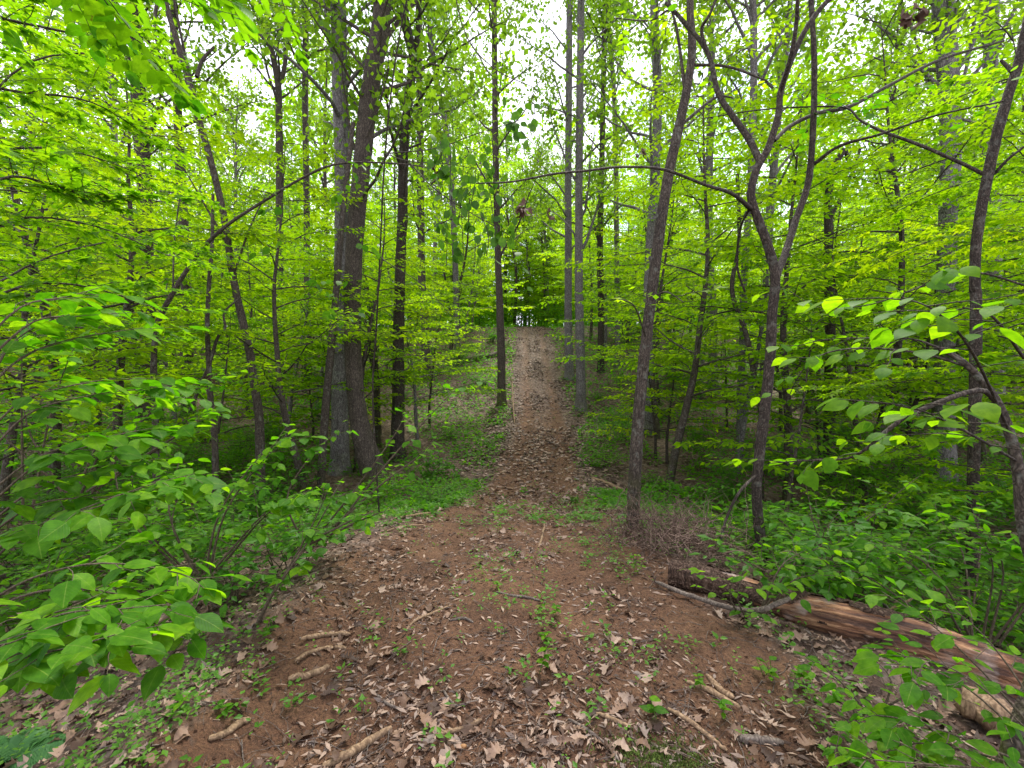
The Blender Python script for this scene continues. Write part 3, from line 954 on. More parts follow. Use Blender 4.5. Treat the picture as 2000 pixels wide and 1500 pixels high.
traced('forked_tree', 'dark crooked tree that forks into two limbs at head height', [(1497, 1112), (1484, 1040), (1478, 960), (1484, 880), (1494, 800), (1504, 700), (1508, 620), (1514, 540), (1500, 480), (1478, 420), (1467, 380), (1478, 330), (1500, 290), (1520, 225), (1527, 170), (1562, 80), (1600, 20), (1640, -20)],
       [22, 20, 18, 19, 20, 19, 18, 18, 17, 16, 15, 14, 13, 12, 11, 10, 9, 8], B_DARK, base=(1495, 1105), sides=14, flare=.3, seed=15, roughness=.08, leaf=.1, T=T_OV, lm=M_MAPLE, spacing=.1,
       branches=[dict(name='limb', path=[(1514, 545, 0), (1535, 490, .2), (1556, 425, .35), (1578, 360, .4), (1586, 290, .4), (1590, 200, .4), (1590, 100, .4), (1583, -20, .4)], w=[15, 13, 12, 11, 10, 9], kw=dict(fr=.45, dens=.5)),
                 dict(name='limb', path=[(1486, 318, 0), (1462, 270, .1), (1430, 225, .2), (1402, 180, .3), (1385, 110, .4), (1352, 60, .5), (1300, 5, .6)], w=[13, 12, 10, 8, 6], kw=dict(dens=.45, fr=.4)),
                 dict(path=[(1467, 408, 0), (1430, 378, -.3), (1380, 362, -.6), (1300, 332, -.9), (1220, 326, -1.2), (1140, 334, -1.4), (1080, 340, -1.5), (1000, 355, -1.6), (930, 358, -1.7)], w=[9, 6, 5, 4.5, 4, 2.5], leaves=False),
                 dict(path=[(1512, 275, 0), (1545, 245, .3), (1600, 220, .6), (1660, 208, .8), (1740, 165, 1.2), (1840, 115, 1.6), (1960, 80, 2)], w=[8, 7, 6, 4], kw=dict(dens=.5)),
                 dict(path=[(1524, 180, 0), (1545, 110, -.2), (1556, 40, -.3), (1558, -20, -.4)], w=[9, 7], leaves=False),
                 dict(path=[(1385, 110, .4), (1370, 60, .4), (1385, 30, .3), (1400, -5, .3)], w=[7, 5], leaves=False),
                 dict(path=[(1590, 320, .4), (1640, 285, .2), (1720, 262, 0), (1830, 225, -.3), (1960, 198, -.6)], w=[7, 6, 4, 3], kw=dict(dens=.6)),
                 dict(path=[(1462, 410, 0), (1445, 450, .3), (1440, 520, .5), (1455, 570, .6)], w=[5, 4], leaves=False),
                 dict(path=[(1480, 925, 0), (1445, 960, -.2), (1420, 1010, -.2), (1406, 1060, -.3)], w=[6, 5], leaves=False)],
       single=ME_OV, n_single=250)
traced('slender_tree', 'dark slender tree with forked twigs at the edge of the view above the shrubs', [(1906, 640), (1904, 560), (1906, 480), (1918, 400), (1932, 330), (1948, 260), (1968, 190), (1990, 120), (2010, 30)],
       [18, 17, 17, 17, 18, 17, 16, 16], B_DARK, depth=4.2, seed=16, flare=.2, leaf=.1, T=T_OV, lm=M_MAPLE, spacing=.11, single=ME_OV, n_single=150,
       branches=[dict(path=[(1930, 345, 0), (1880, 320, .1), (1800, 285, .2), (1720, 255, .4), (1680, 235, .5), (1655, 212, .6), (1600, 208, .8), (1480, 215, 1), (1370, 232, 1.3)], w=[7, 6, 4, 3, 2], kw=dict(dens=.55)),
                 dict(path=[(1942, 340, 0), (1970, 310, -.1), (2010, 280, -.2)], w=[6, 4], leaves=False), dict(path=[(1978, 140, 0), (1955, 118, .1)], w=[9, 5], leaves=False)])
traced('forest_tree', 'thick grey forest trunk rising behind the slender dark tree', [(1842, 850), (1844, 740), (1846, 600), (1850, 450), (1856, 300), (1854, 180), (1846, 80), (1842, 0)], [36, 34, 31, 30, 31, 33, 34, 35], B_GREY, depth=11, top=18, crown=4, sides=20, seed=17,
       branches=[dict(path=[(1862, 230, 0), (1890, 120, .3), (1905, 20, .6), (1910, -30, .8)], w=[6, 6], leaves=False)])
traced('forest_tree', 'greenish grey trunk farther back past the thick grey trunk', [(1945, 700), (1938, 400), (1928, 250), (1934, 120), (1938, 0)], [24, 22, 21, 20], B_GREY, depth=15, top=18, crown=0, seed=18)
traced('forest_tree', 'thin grey stem with a crooked companion behind the forked tree', [(1446, 770), (1450, 680), (1452, 560), (1460, 440), (1468, 300), (1472, 120), (1470, 0)], [13, 13, 13, 12], B_GREY, depth=12, top=14, crown=2, seed=19)
traced('sapling', 'crooked pale sapling wound close to the thin grey stem', [(1486, 800), (1472, 730), (1464, 680), (1450, 630), (1434, 590), (1430, 550), (1440, 500), (1444, 450), (1440, 340)], [11, 10, 9, 8, 7], B_MID, depth=10, seed=20, foliage=(.7, 1, .4))
traced('forest_tree', 'dark twin-stemmed small tree in a gap of bright leaves', [(1622, 640), (1620, 560), (1618, 440), (1618, 380), (1628, 330), (1648, 292)], [17, 16, 13, 12, 10], B_DARK, depth=11, seed=21, foliage=(.8, 1, .4),
       branches=[dict(path=[(1650, 292, 0), (1662, 325, .1), (1670, 350, .1)], w=[8, 6], leaves=False), dict(path=[(1625, 420, 0), (1650, 370, .3), (1668, 330, .4), (1680, 290, .5)], w=[7, 5])])
traced('forest_tree', 'thin grey trunk with lichen leaning by the left bank shrubs', [(507, 830), (498, 760), (488, 690), (470, 610), (455, 540), (442, 450), (428, 380), (405, 290), (378, 200), (355, 110), (330, 30), (318, -20)],
       [17, 16, 15, 14, 13, 13, 12, 12, 10, 8], B_MID, depth=8.5, top=8, seed=22, sides=12, leaf=.1,
       branches=[dict(path=[(384, 150, 0), (395, 118, .1), (418, 92, .2)], w=[8, 5], leaves=False), dict(path=[(385, 210, 0), (360, 100, .1), (340, 0, .1)], w=[6, 4], leaves=False),
                 dict(path=[(455, 540, 0), (490, 440, .2), (520, 380, .4)], w=[5, 2]), dict(path=[(440, 470, 0), (400, 400, -.1), (360, 330, -.3)], w=[5, 2])])
traced('arching_sapling', 'long arching sapling that bows over towards the stout tree', [(303, 800), (300, 730), (303, 660), (312, 620), (336, 575), (360, 535), (400, 480), (450, 435), (520, 390), (590, 348), (650, 322), (720, 317), (800, 322), (850, 330)],
       [12, 12, 10, 10, 9, 8, 7, 6, 5, 4.5, 4, 3, 2], B_MID, depth=6.5, seed=23, sides=10, leaf=.09, T=T_OV, lm=M_MAPLE, spacing=.11, foliage=(.35, 1, .6, (.2, .5)), single=ME_OV, n_single=120,
       branches=[dict(path=[(338, 570, 0), (340, 480, .2), (350, 390, .3)], w=[4, 2])])
traced('sapling', 'thin forked sapling with a clutch of withered brown leaves in its fork', [(420, 870), (412, 790), (408, 710), (405, 640), (408, 560), (414, 480), (416, 380)], [11, 10, 8, 7, 5], B_MID, depth=7.5, seed=24, foliage=(.6, 1, .4),
       branches=[dict(path=[(372, 800, 0), (392, 750, 0), (408, 715, 0)], w=[7, 6], leaves=False), dict(path=[(408, 715, 0), (425, 660, 0), (440, 640, 0), (438, 610, .1), (470, 580, .2)], w=[7, 5, 3])])
traced('forest_tree', 'wide dark trunk deep in leaves with bark torn dark halfway up', [(292, 640), (284, 480), (280, 330), (272, 250), (266, 100), (262, 0)], [24, 24, 24, 22, 20], B_DARK, depth=15, top=17, crown=1, seed=25)
traced('forest_tree', 'brown trunk beside the wide dark trunk, half covered by leaves', [(366, 650), (360, 480), (352, 330), (346, 200), (340, 60), (338, 0)], [18, 17, 14, 12], B_MID, depth=17, top=17, crown=2, seed=26)
traced('forest_tree', 'brownish trunk that forks high against the white sky', [(547, 560), (546, 400), (545, 250), (543, 165), (530, 100), (510, 40)], [13, 13, 11, 8], B_BROWN, depth=20, top=15, crown=3, seed=27,
       branches=[dict(path=[(543, 170, 0), (556, 130, 0), (560, 60, .1)], w=[10, 7], leaves=False)])
traced('forest_tree', 'slim brown trunk between the forked one and the grey straight tree', [(600, 560), (598, 350), (596, 180), (597, 40), (597, 0)], [12, 11, 10], B_MID, depth=21, top=17, crown=4, seed=28)
traced('forest_tree', 'grey trunk seen through leaves in the dip beside the thin grey stem', [(1392, 600), (1384, 470), (1386, 300), (1390, 120)], [15, 14, 12], B_GREY, depth=20, top=17, crown=0, seed=29)
traced('forest_tree', 'faint grey trunk above the slim leaning tree against the sky', [(1206, 660), (1204, 450), (1200, 200), (1185, 0)], [10, 10, 8], B_GREY, depth=24, top=18, crown=3, seed=30)
traced('forest_tree', 'knotty trunk that rises where the sky shows through', [(893, 640), (885, 420), (872, 260), (850, 140), (838, 40)], [11, 11, 10, 8], B_GREY, depth=24, top=16, crown=2, seed=31)

# understorey trees set close, on both sides, each a tree of its own
near_trees = [(-5.6, 4.6, 2, 1.0, 'young maple crowding the view with low dark green layers'), (-7.8, 7.0, 0, 1.0, 'broad young maple just past the first, its layers reaching the sky gap'),
              (-6.2, 9.5, 6, 1.3, 'small bright tree at the back of the shrub bank'), (-10, 11, 1, 1.0, 'tall leafy tree behind the young maples'), (-4.8, 12.5, 4, 1.0, 'short bright tree between the lichen trunk and the grey straight tree'),
              (4.9, 8.2, 6, 1.25, 'small bright tree behind the forked tree'), (6.8, 8.8, 0, .95, 'full bright tree between the forked and the slender dark tree'), (8.8, 7.6, 3, .9, 'tall bright tree behind the slender dark tree'),
              (5.6, 11.5, 5, 1.05, 'bright tree with hanging sprays behind the pale grey trunk'), (11, 11.5, 1, 1.0, 'tall bright tree behind the thick grey trunk'), (3.9, 12.5, 4, .9, 'low bright tree where the brush heap ends'),
              (7.0, 5.6, 4, 1.0, 'low spreading tree with pale layers above the leafy hollow')]
near_trees += [(3.6, 10.6, 3, 1.0, 'tall bright tree in the view between the slim leaning tree and the forked tree'), (5.9, 9.8, 1, 1.15, 'tall bright tree whose top fills the fork of the dark tree'), (7.9, 10.4, 3, 1.1, 'tall bright tree just before the thick grey trunk'),
               (8.4, 6.6, 1, 1.0, 'leafy tree at the outer edge of the hollow by the log'), (-4.2, 9.4, 3, .85, 'tall slim bright tree beside the lichen trunk'), (-6.9, 8.2, 1, 1.1, 'tall bright tree filling the gap over the arching sapling'), (-9.2, 9.2, 3, 1.1, 'tall bright tree at the outer edge of the shrub bank'),
               (-2.9, 14.2, 5, .9, 'young tree behind the dark vine-hung trunk'), (12.5, 9.8, 3, 1.1, 'outermost tall bright tree past the thick grey trunk'), (4.6, 14.5, 3, 1.0, 'tall bright tree behind the pale grey trunk on the slope')]
for x_, y_, k, sc, lab in near_trees:
    place(UND[k], 'young_tree', lab, 'tree', x_, y_, rng.random() * 6.28, sc, None)

# ------------------------------------------------------------------ shrubs
def shrub_gen(seed, H, leaf, stems, spacing=.06):
    rg = np.random.default_rng(seed); L = Leaves(); wood = []
    for s in range(stems):
        az = rg.random() * 6.28; el = R(rg.uniform(40, 85))
        bp = branch_path(rg, (rg.normal(0, .06), rg.normal(0, .06), -.03), (math.cos(az) * math.cos(el), math.sin(az) * math.cos(el), math.sin(el)), H * rg.uniform(.7, 1.2), 6, .08, .16)
        wood.append(tube(bp, np.linspace(.005, .002, len(bp)), 4))
        for q_ in range(int(H * 12) + 2):
            t = rg.uniform(.3, 1); c = np.linspace(0, 1, len(bp)); pp = np.array([np.interp(t, c, bp[:, e]) for e in range(3)])
            a2 = rg.random() * 6.28
            tw = branch_path(rg, pp, (math.cos(a2), math.sin(a2), rg.uniform(0, .7)), rg.uniform(.15, .38), 3, .15, .15)
            wood.append(tube(tw, np.linspace(.002, .001, len(tw)), 3))
            leaves_on(rg, L, tw, spacing, leaf, tone=rg.random(), tilt=.3)
    return wood, L


SHR = []
for i_, (H, lf, st, T_) in enumerate([(.6, .075, 10, T_FOLD), (.95, .085, 10, T_FOLD), (1.3, .09, 11, T_FOLD), (.4, .065, 12, T_FOLD), (1.7, .095, 12, T_FOLD), (.8, .105, 9, T_FOLD)]):
    wd, L = shrub_gen(300 + i_, H, lf, st)
    SHR.append((build_mesh('stem', [tubes_parts(wd)], [B_TWIG], True), mesh_leaves('foliage', L, T_, M_SHR)))
SHN = ['low', 'knee-high', 'waist-high', 'ground-hugging', 'tall', 'broad-leaved']
n_sh = 0
for x_, y_ in scatter(290, 3.0, 32, 1.2, 1.2, .42, 1.35, 20000):
    # keep the litter-strewn hollow past the log fairly open
    px_, py_, _ = project(np.array([[x_, y_, h1(x_, y_)]]))
    k = int(rng.choice([0, 1, 2, 3, 5, 4], p=[.25, .22, .16, .2, .12, .05]))
    d_ = abs(x_ - trail_x(y_))
    if d_ < 2.4 and k in (2, 4):
        k = 3
    if y_ < 5 and k in (2, 4):
        k = 0
    if px_[0] > 1650 and 930 < py_[0] < 1180 and rng.random() < .5:
        continue
    if y_ > 12 and rng.random() < .35:
        continue
    if 1170 < px_[0] < 1420 and 985 < py_[0] < 1200:
        continue
    if (1430 < px_[0] < 1560 and 1090 < py_[0]) or (610 < px_[0] < 830 and py_[0] > 890):
        continue
    z_ = zone(x_, y_)
    rt = root('shrub', '', 'shrub', (x_, y_, h1(x_, y_)), rng.random() * 6.28, rng.uniform(.8, 1.25), f'green shrubs {z_}')
    AUTO.append((rt, SHN[k], 'shrub', z_))
    link('stem', SHR[k][0], rt); link('foliage', SHR[k][1], rt, kind='stuff')


def near_shrub(name, label, cat, stems, base, leaf, n_single, T=T_OVW, single=None, mat=None, spacing=.07, seed=1, bark=None, twig=(.12, .3), per=.1, w0=5, fr=.25, extra=1):
    """stems: list of [(px, py, depth)] from base up"""
    rg = np.random.default_rng(seed)
    rt = root(name, label, cat, tuple(base))
    b0 = np.array(base); L = Leaves(); tw = []
    st2 = []
    for st in stems:
        st2.append([P(*p) for p in st])
        for e_ in range(extra):
            j_ = rg.normal(0, .11, 3) * (1, 1, .9)
            st2.append([np.array(P(*p)) + j_ * (k_ / max(1, len(st) - 1)) + (0, .04, -.02) for k_, p in enumerate(st)])
    for st in st2:
        pp_ = np.array(st)
        sp = smooth_path(pp_, 4)
        r0 = w0 * max(st[0][1], .8) / FPX / 2
        link('stem', build_mesh('stem', [tubes_parts([tube(sp - b0, np.linspace(r0, .0015, len(sp)), 6, .1, rg)])], [bark or B_TWIG], True), rt)
        seg = np.linalg.norm(np.diff(sp, axis=0), axis=1).sum(); m = max(2, int(seg / per)); c = np.linspace(0, 1, len(sp))
        for q_ in range(m):
            t = fr + (1 - fr) * (q_ + .5 * rg.random()) / m
            p0 = np.array([np.interp(t, c, sp[:, e]) for e in range(3)])
            i0 = min(int(t * (len(sp) - 1)), len(sp) - 2); d0 = nrm(sp[i0 + 1] - sp[i0]); sd_ = nrm(np.cross(d0, UP)) * (1 if q_ % 2 else -1)
            t_ = branch_path(rg, p0, d0 * .7 + sd_ * .9 + np.array([0, 0, rg.uniform(-.1, .25)]), rg.uniform(*twig), 3, .2, .12, .03)
            tw.append(tube(t_ - b0, np.linspace(.002, .001, len(t_)), 4))
            leaves_on(rg, L, t_, spacing, leaf, tilt=.22, droop=.3, tone=rg.random())
        leaves_on(rg, L, sp[int(len(sp) * .6):], spacing, leaf, tilt=.22, tone=.8)
    if tw:
        link('twigs', build_mesh('twigs', [tubes_parts(tw)], [bark or B_TWIG], True), rt, kind='stuff')
    emit_leaves(rt, L, T, mat or M_NEAR, single or ME_OVW, n_single)
    return rt


def gp(x, y):
    return np.array([x, y, h1(x, y)])


# big-leaved shrubs crowding the near bank
near_shrub('spicebush', 'big-leaved bright shrub nearest the lens, its leaves drooping over the litter', 'shrub',
           [[(-80, 1300, 1.5), (20, 1250, 1.45), (120, 1200, 1.4), (230, 1190, 1.4), (330, 1180, 1.45)], [(-60, 1330, 1.4), (40, 1290, 1.35), (140, 1280, 1.3), (250, 1260, 1.3)], [(-60, 1200, 1.6), (60, 1130, 1.6), (200, 1100, 1.65), (350, 1120, 1.7), (400, 1150, 1.7)],
            [(-60, 1250, 1.3), (0, 1260, 1.2), (60, 1240, 1.2)]],
           gp(-1.75, 1.5), .095, 240, seed=41, spacing=.06, twig=(.08, .2), per=.1)
near_shrub('spicebush', 'leafy shrub behind the nearest one, with round bright leaves in rows', 'shrub',
           [[(-60, 1120, 2.0), (40, 1040, 2.0), (160, 1000, 2.0), (290, 960, 2.1), (390, 940, 2.2)], [(-60, 1060, 2.2), (60, 960, 2.2), (180, 920, 2.3), (300, 900, 2.4)], [(-60, 1000, 2.0), (60, 900, 2.1), (180, 860, 2.2), (330, 830, 2.5)]],
           gp(-2.6, 2.1), .105, 260, seed=42, spacing=.065, per=.1)
near_shrub('spicebush', 'dark stemmed shrub with pale upper leaves on the near bank', 'shrub',
           [[(-60, 900, 2.0), (20, 800, 2.1), (110, 760, 2.2), (240, 740, 2.5), (330, 760, 2.7)], [(-60, 800, 1.8), (40, 700, 1.9), (150, 660, 2.1), (280, 640, 2.4)], [(-60, 700, 1.6), (40, 600, 1.7), (130, 580, 1.9), (200, 560, 2.1)], [(45, 1010, 2.4), (43, 850, 2.4), (42, 740, 2.4), (44, 660, 2.4)]],
           gp(-2.3, 2.1), .105, 260, seed=43, spacing=.07, per=.12)
near_shrub('spicebush', 'airy shrub of round leaves before the foot of the stout leaning tree', 'shrub',
           [[(610, 1060, 3.6), (690, 960, 3.6), (770, 850, 3.7), (800, 790, 3.8)], [(600, 1070, 3.6), (560, 980, 3.6), (600, 900, 3.7), (670, 830, 3.8)], [(640, 1040, 3.6), (740, 950, 3.5), (830, 880, 3.5), (870, 820, 3.5)], [(640, 1050, 3.6), (760, 900, 3.7), (860, 790, 3.8), (900, 750, 3.9)]],
           G(615, 1085), .08, 150, seed=44, spacing=.085, per=.26, w0=5, extra=0)
near_shrub('sapling', 'thin bent sapling with a few round leaves growing out of the soil bank', 'sapling',
           [[(478, 1275, 2.6), (520, 1180, 2.6), (560, 1120, 2.6), (600, 1060, 2.65), (640, 990, 2.7), (660, 950, 2.75)], [(600, 1060, 2.65), (640, 1040, 2.6), (700, 1010, 2.6), (730, 1000, 2.6)]],
           G(478, 1278), .065, 60, seed=45, spacing=.06, per=.16, w0=7)
near_shrub('spicebush', 'low broad-leaved shrub at the hollow behind the thin bent sapling', 'shrub',
           [[(400, 1120, 3.0), (430, 1000, 3.0), (500, 900, 3.1), (560, 850, 3.2)], [(380, 1120, 3.0), (330, 1000, 3.0), (350, 900, 3.2)], [(420, 1110, 3.0), (520, 1000, 2.9), (600, 960, 2.9)], [(360, 1120, 3.0), (250, 1010, 2.9), (220, 900, 3.0)]],
           G(395, 1140), .085, 220, seed=46, spacing=.06, per=.1)
near_shrub('spicebush', 'leafy shrub in shade under the young maples', 'shrub',
           [[(150, 960, 3.6), (200, 850, 3.6), (260, 780, 3.8)], [(120, 960, 3.6), (60, 850, 3.5), (40, 760, 3.6)], [(170, 960, 3.6), (330, 860, 3.6), (420, 800, 3.8)], [(180, 960, 3.6), (300, 800, 3.9), (440, 740, 4.2)]],
           gp(-3.5, 3.7), .085, 220, seed=47, spacing=.06, per=.1)
# near shrubs by the log
near_shrub('spicebush', 'leafy shrub in the corner nearest the log with drooping oval leaves', 'shrub',
           [[(2060, 1480, 1.5), (1980, 1400, 1.5), (1900, 1330, 1.55), (1820, 1290, 1.6), (1740, 1280, 1.65)], [(2040, 1500, 1.5), (1950, 1470, 1.45), (1850, 1430, 1.5), (1740, 1400, 1.55), (1680, 1400, 1.6)], [(2060, 1450, 1.6), (1990, 1330, 1.7), (1920, 1240, 1.8), (1850, 1180, 1.9)],
            [(2040, 1520, 1.4), (1960, 1510, 1.35), (1850, 1500, 1.35), (1750, 1490, 1.4)]],
           gp(1.9, 1.5), .078, 280, T=T_OV, single=ME_OV, seed=51, spacing=.06, per=.085, twig=(.08, .2))
near_shrub('spicebush', 'shrub with cascading bright leaves growing behind the log', 'shrub',
           [[(1900, 1260, 2.9), (1850, 1150, 2.9), (1780, 1080, 3.0), (1700, 1060, 3.1)], [(1930, 1260, 2.8), (1960, 1120, 2.8), (1930, 1040, 2.8)], [(1880, 1260, 2.9), (1760, 1170, 3.0), (1680, 1120, 3.1), (1600, 1100, 3.2)], [(1950, 1260, 2.7), (2020, 1150, 2.6), (2000, 1080, 2.6)], [(1900, 1260, 2.9), (1880, 1080, 3.2), (1820, 1000, 3.4)]],
           gp(2.95, 2.95), .09, 290, T=T_OV, single=ME_OV, seed=52, spacing=.06, per=.085)
near_shrub('seedling', 'leafy seedling with hanging heart-shaped leaves draped over the log', 'seedling',
           [[(1480, 1230, 2.9), (1500, 1160, 2.85), (1525, 1110, 2.85), (1560, 1090, 2.9)], [(1470, 1230, 2.9), (1440, 1170, 2.8), (1450, 1130, 2.8)], [(1485, 1220, 2.9), (1540, 1140, 2.8), (1600, 1120, 2.8)]],
           G(1478, 1250), .075, 60, T=T_OV, single=ME_OV, seed=53, spacing=.07, per=.12)
near_shrub('spicebush', 'dense mid-green shrub behind the upper end of the log', 'shrub',
           [[(1600, 1130, 4.2), (1560, 1050, 4.2), (1500, 1000, 4.3)], [(1620, 1130, 4.2), (1660, 1040, 4.2), (1720, 990, 4.3)], [(1600, 1130, 4.2), (1600, 1030, 4.4), (1590, 960, 4.6)], [(1580, 1130, 4.2), (1480, 1060, 4.2), (1420, 1020, 4.3)]],
           G(1600, 1130), .08, 200, T=T_OV, single=ME_OV, seed=54, spacing=.06, per=.09)
near_shrub('spicebush', 'shrub of low leafy stems in front of the log beside the litter', 'shrub',
           [[(1700, 1400, 2.0), (1640, 1330, 2.05), (1570, 1280, 2.1)], [(1720, 1400, 2.0), (1740, 1330, 2.0), (1700, 1280, 2.1)], [(1690, 1420, 1.9), (1620, 1390, 1.9), (1560, 1360, 2.0)]],
           G(1705, 1410), .05, 90, T=T_OV, single=ME_OV, seed=55, spacing=.05, per=.1)

# the near tree whose foot stands at the corner and whose limb arches back into view
b_ = gp(1.95, 1.75)
rt = root('leaning_tree', 'dark near tree arching back into view with large translucent leaves', 'tree', tuple(b_))
pth = smooth_path(np.array([P(1960, 1530, 1.75), P(1985, 1440, 1.75), P(2020, 1330, 1.8), P(2035, 1180, 1.9), P(2000, 1030, 2.0), P(1985, 900, 2.05), P(1950, 790, 2.1), P(1890, 715, 2.15), P(1835, 680, 2.2)]), 5)
rg = np.random.default_rng(61)
link('trunk', build_mesh('trunk', [tubes_parts([tube(pth - b_, np.linspace(.036, .010, len(pth)), 14, .12, rg)])], [B_MID], True), rt)
L = Leaves(); tw = []
for br, ww in [([(1950, 790, 2.1), (1910, 762, 2.05), (1800, 800, 2.0), (1740, 835, 2.0), (1700, 870, 2.0), (1655, 895, 2.05), (1570, 900, 2.1), (1500, 905, 2.2)], (.013, .002)),
               ([(1835, 680, 2.2), (1780, 662, 2.3), (1700, 660, 2.4), (1600, 665, 2.5), (1520, 690, 2.7)], (.006, .0015)),
               ([(1900, 720, 2.15), (1800, 690, 2.2), (1680, 680, 2.2), (1600, 695, 2.2), (1560, 735, 2.3), (1530, 800, 2.4)], (.006, .0015)),
               ([(2010, 560, 2.2), (1900, 532, 2.2), (1800, 560, 2.3), (1700, 595, 2.4), (1600, 600, 2.5), (1530, 560, 2.6)], (.005, .0015)),
               ([(1985, 900, 2.05), (1900, 850, 1.7), (1820, 810, 1.6), (1760, 790, 1.6)], (.006, .002)),
               ([(1970, 840, 2.05), (1900, 690, 1.7), (1830, 610, 1.6), (1760, 580, 1.6)], (.006, .002)),
               ([(2000, 700, 1.8), (1940, 620, 1.6), (1880, 600, 1.6)], (.006, .002))]:
    bp = smooth_path(np.array([P(*p) for p in br]), 4)
    link('branch', build_mesh('branch', [tubes_parts([tube(bp - b_, np.linspace(*ww, len(bp)), 7, .1, rg)])], [B_DARK], True), rt)
    m = max(3, int(np.linalg.norm(bp[-1] - bp[0]) / .12)); c = np.linspace(0, 1, len(bp))
    for q_ in range(m):
        t = .2 + .8 * (q_ + rg.random()) / m; p0 = np.array([np.interp(t, c, bp[:, e]) for e in range(3)])
        d0 = nrm(bp[-1] - bp[0]); sd_ = nrm(np.cross(d0, UP)) * (1 if q_ % 2 else -1)
        t_ = branch_path(rg, p0, d0 * .6 + sd_ * .9 + np.array([0, 0, rg.uniform(-.2, .2)]), rg.uniform(.1, .28), 3, .2, .12, .04)
        tw.append(tube(t_ - b_, np.linspace(.0025, .001, len(t_)), 4)); leaves_on(rg, L, t_, .09, .085, droop=.4, tilt=.3)
link('twigs', build_mesh('twigs', [tubes_parts(tw)], [B_DARK], True), rt, kind='stuff')
emit_leaves(rt, L, T_OVW, M_MAPLE, build_mesh('leaf', [(*T_OVW, 0, None)], [M_MAPLE], True), 260)

# maple boughs reaching in from the near bank
for (nm, lab, base_, brs, lf, T_, sg, ns, mt_, sd0) in [
    ('maple_tree', 'near maple whose layered boughs sweep down across the bank', (-4.6, 2.9), [
        [(-120, 520, 3.2), (20, 430, 3.3), (180, 440, 3.5), (330, 500, 3.9)], [(-120, 330, 3.0), (30, 290, 3.2), (160, 300, 3.5), (300, 350, 4.0)], [(-120, 640, 3.0), (40, 560, 3.1), (170, 560, 3.3), (300, 600, 3.6)],
        [(-120, 170, 3.0), (40, 180, 3.2), (180, 200, 3.5), (280, 260, 4.0)], [(-120, 20, 2.8), (20, 40, 3.0), (140, 65, 3.2), (260, 90, 3.6), (330, 150, 4.0)], [(-100, 450, 2.6), (0, 350, 2.7), (100, 360, 2.9), (200, 400, 3.1)],
        [(-100, 760, 3.4), (40, 660, 3.4), (200, 640, 3.6), (330, 670, 4.0)], [(-100, 240, 4.0), (60, 120, 4.2), (220, 110, 4.6), (330, 160, 5.2)], [(-100, 600, 4.2), (100, 500, 4.4), (280, 470, 5.0), (380, 520, 5.6)]], .085, T_MAP, ME_MAP, 290, M_MAPLE, 71),
    ('maple_tree', 'near maple overhead whose lowest twigs hang large blurred leaves', (-2.9, .4), [
        [(-100, -160, 1.9), (60, -110, 1.9), (150, -60, 1.9), (220, 0, 1.9)], [(60, -220, 2.2), (250, -140, 2.4), (420, -70, 2.6), (560, -30, 2.9)]], .085, T_OVW, ME_OVW, 60, M_MAPLE, 72),
    ('maple_tree', 'maple with pale layered boughs reaching in over the hollow by the log', (6.3, 3.4), [
        [(2100, 480, 4.2), (1960, 450, 4.4), (1820, 470, 4.8), (1700, 520, 5.4)], [(2100, 330, 4.4), (1950, 340, 4.8), (1820, 380, 5.4), (1720, 430, 6.0)], [(2100, 700, 4.0), (1950, 700, 4.2), (1800, 730, 4.6), (1650, 760, 5.2)],
        [(2100, 820, 3.8), (1950, 850, 4.0), (1800, 870, 4.4), (1660, 900, 5.0)], [(2100, 120, 4.5), (1980, 150, 4.8), (1850, 200, 5.4), (1750, 260, 6.2)], [(2100, 950, 3.6), (1960, 960, 3.8), (1820, 960, 4.2), (1700, 990, 4.8)], [(2100, 590, 4.2), (1960, 580, 4.6), (1820, 610, 5.0), (1700, 640, 5.6)]], .09, T_MAP, ME_MAP, 290, M_SAP, 73)]:
    b0 = gp(*base_); rt = root(nm, lab, 'tree', tuple(b0)); rg = np.random.default_rng(sd0)
    tp = smooth_path(np.array([b0 + (0, 0, -.1), b0 + (.05, .05, 2), b0 + (-.05, .1, 4), b0 + (.1, .1, 6.5)]), 5)
    link('trunk', build_mesh('trunk', [tubes_parts([tube(tp - b0, np.linspace(.06, .02, len(tp)), 10, .1, rg)])], [B_MID], True), rt)
    L = Leaves(); tw = []
    for br in brs:
        e = P(*br[0]); hz = min(max(e[2] - .25 - .2 * abs(e[0] - b0[0]), b0[2] + .4), b0[2] + 6.0)
        bp = smooth_path(np.vstack([[b0 + (0, .03, hz - b0[2])], np.array([P(*p) for p in br])]), 4)
        link('branch', build_mesh('branch', [tubes_parts([tube(bp - b0, np.linspace(.014, .003, len(bp)), 6, .1, rg)])], [B_MID], True), rt)
        seg = np.linalg.norm(np.diff(bp, axis=0), axis=1).sum(); m = int(seg / .13); c = np.linspace(0, 1, len(bp)); tone = rg.random()
        for q_ in range(m):
            t = .15 + .85 * (q_ + rg.random()) / m; p0 = np.array([np.interp(t, c, bp[:, e_]) for e_ in range(3)])
            d0 = nrm(bp[-1] - bp[0]); sd_ = nrm(np.cross(d0, UP)) * (1 if q_ % 2 else -1)
            t_ = branch_path(rg, p0, d0 * .7 + sd_ * .9 + np.array([0, 0, rg.uniform(-.2, .2)]), rg.uniform(.3, .75), 4, .2, .12, .03)
            tw.append(tube(t_ - b0, np.linspace(.003, .0012, len(t_)), 4)); leaves_on(rg, L, t_, .075, lf, droop=.3, tilt=.3, tone=tone, pair=True)
    link('twigs', build_mesh('twigs', [tubes_parts(tw)], [B_MID], True), rt, kind='stuff')
    emit_leaves(rt, L, T_, mt_, sg, ns)

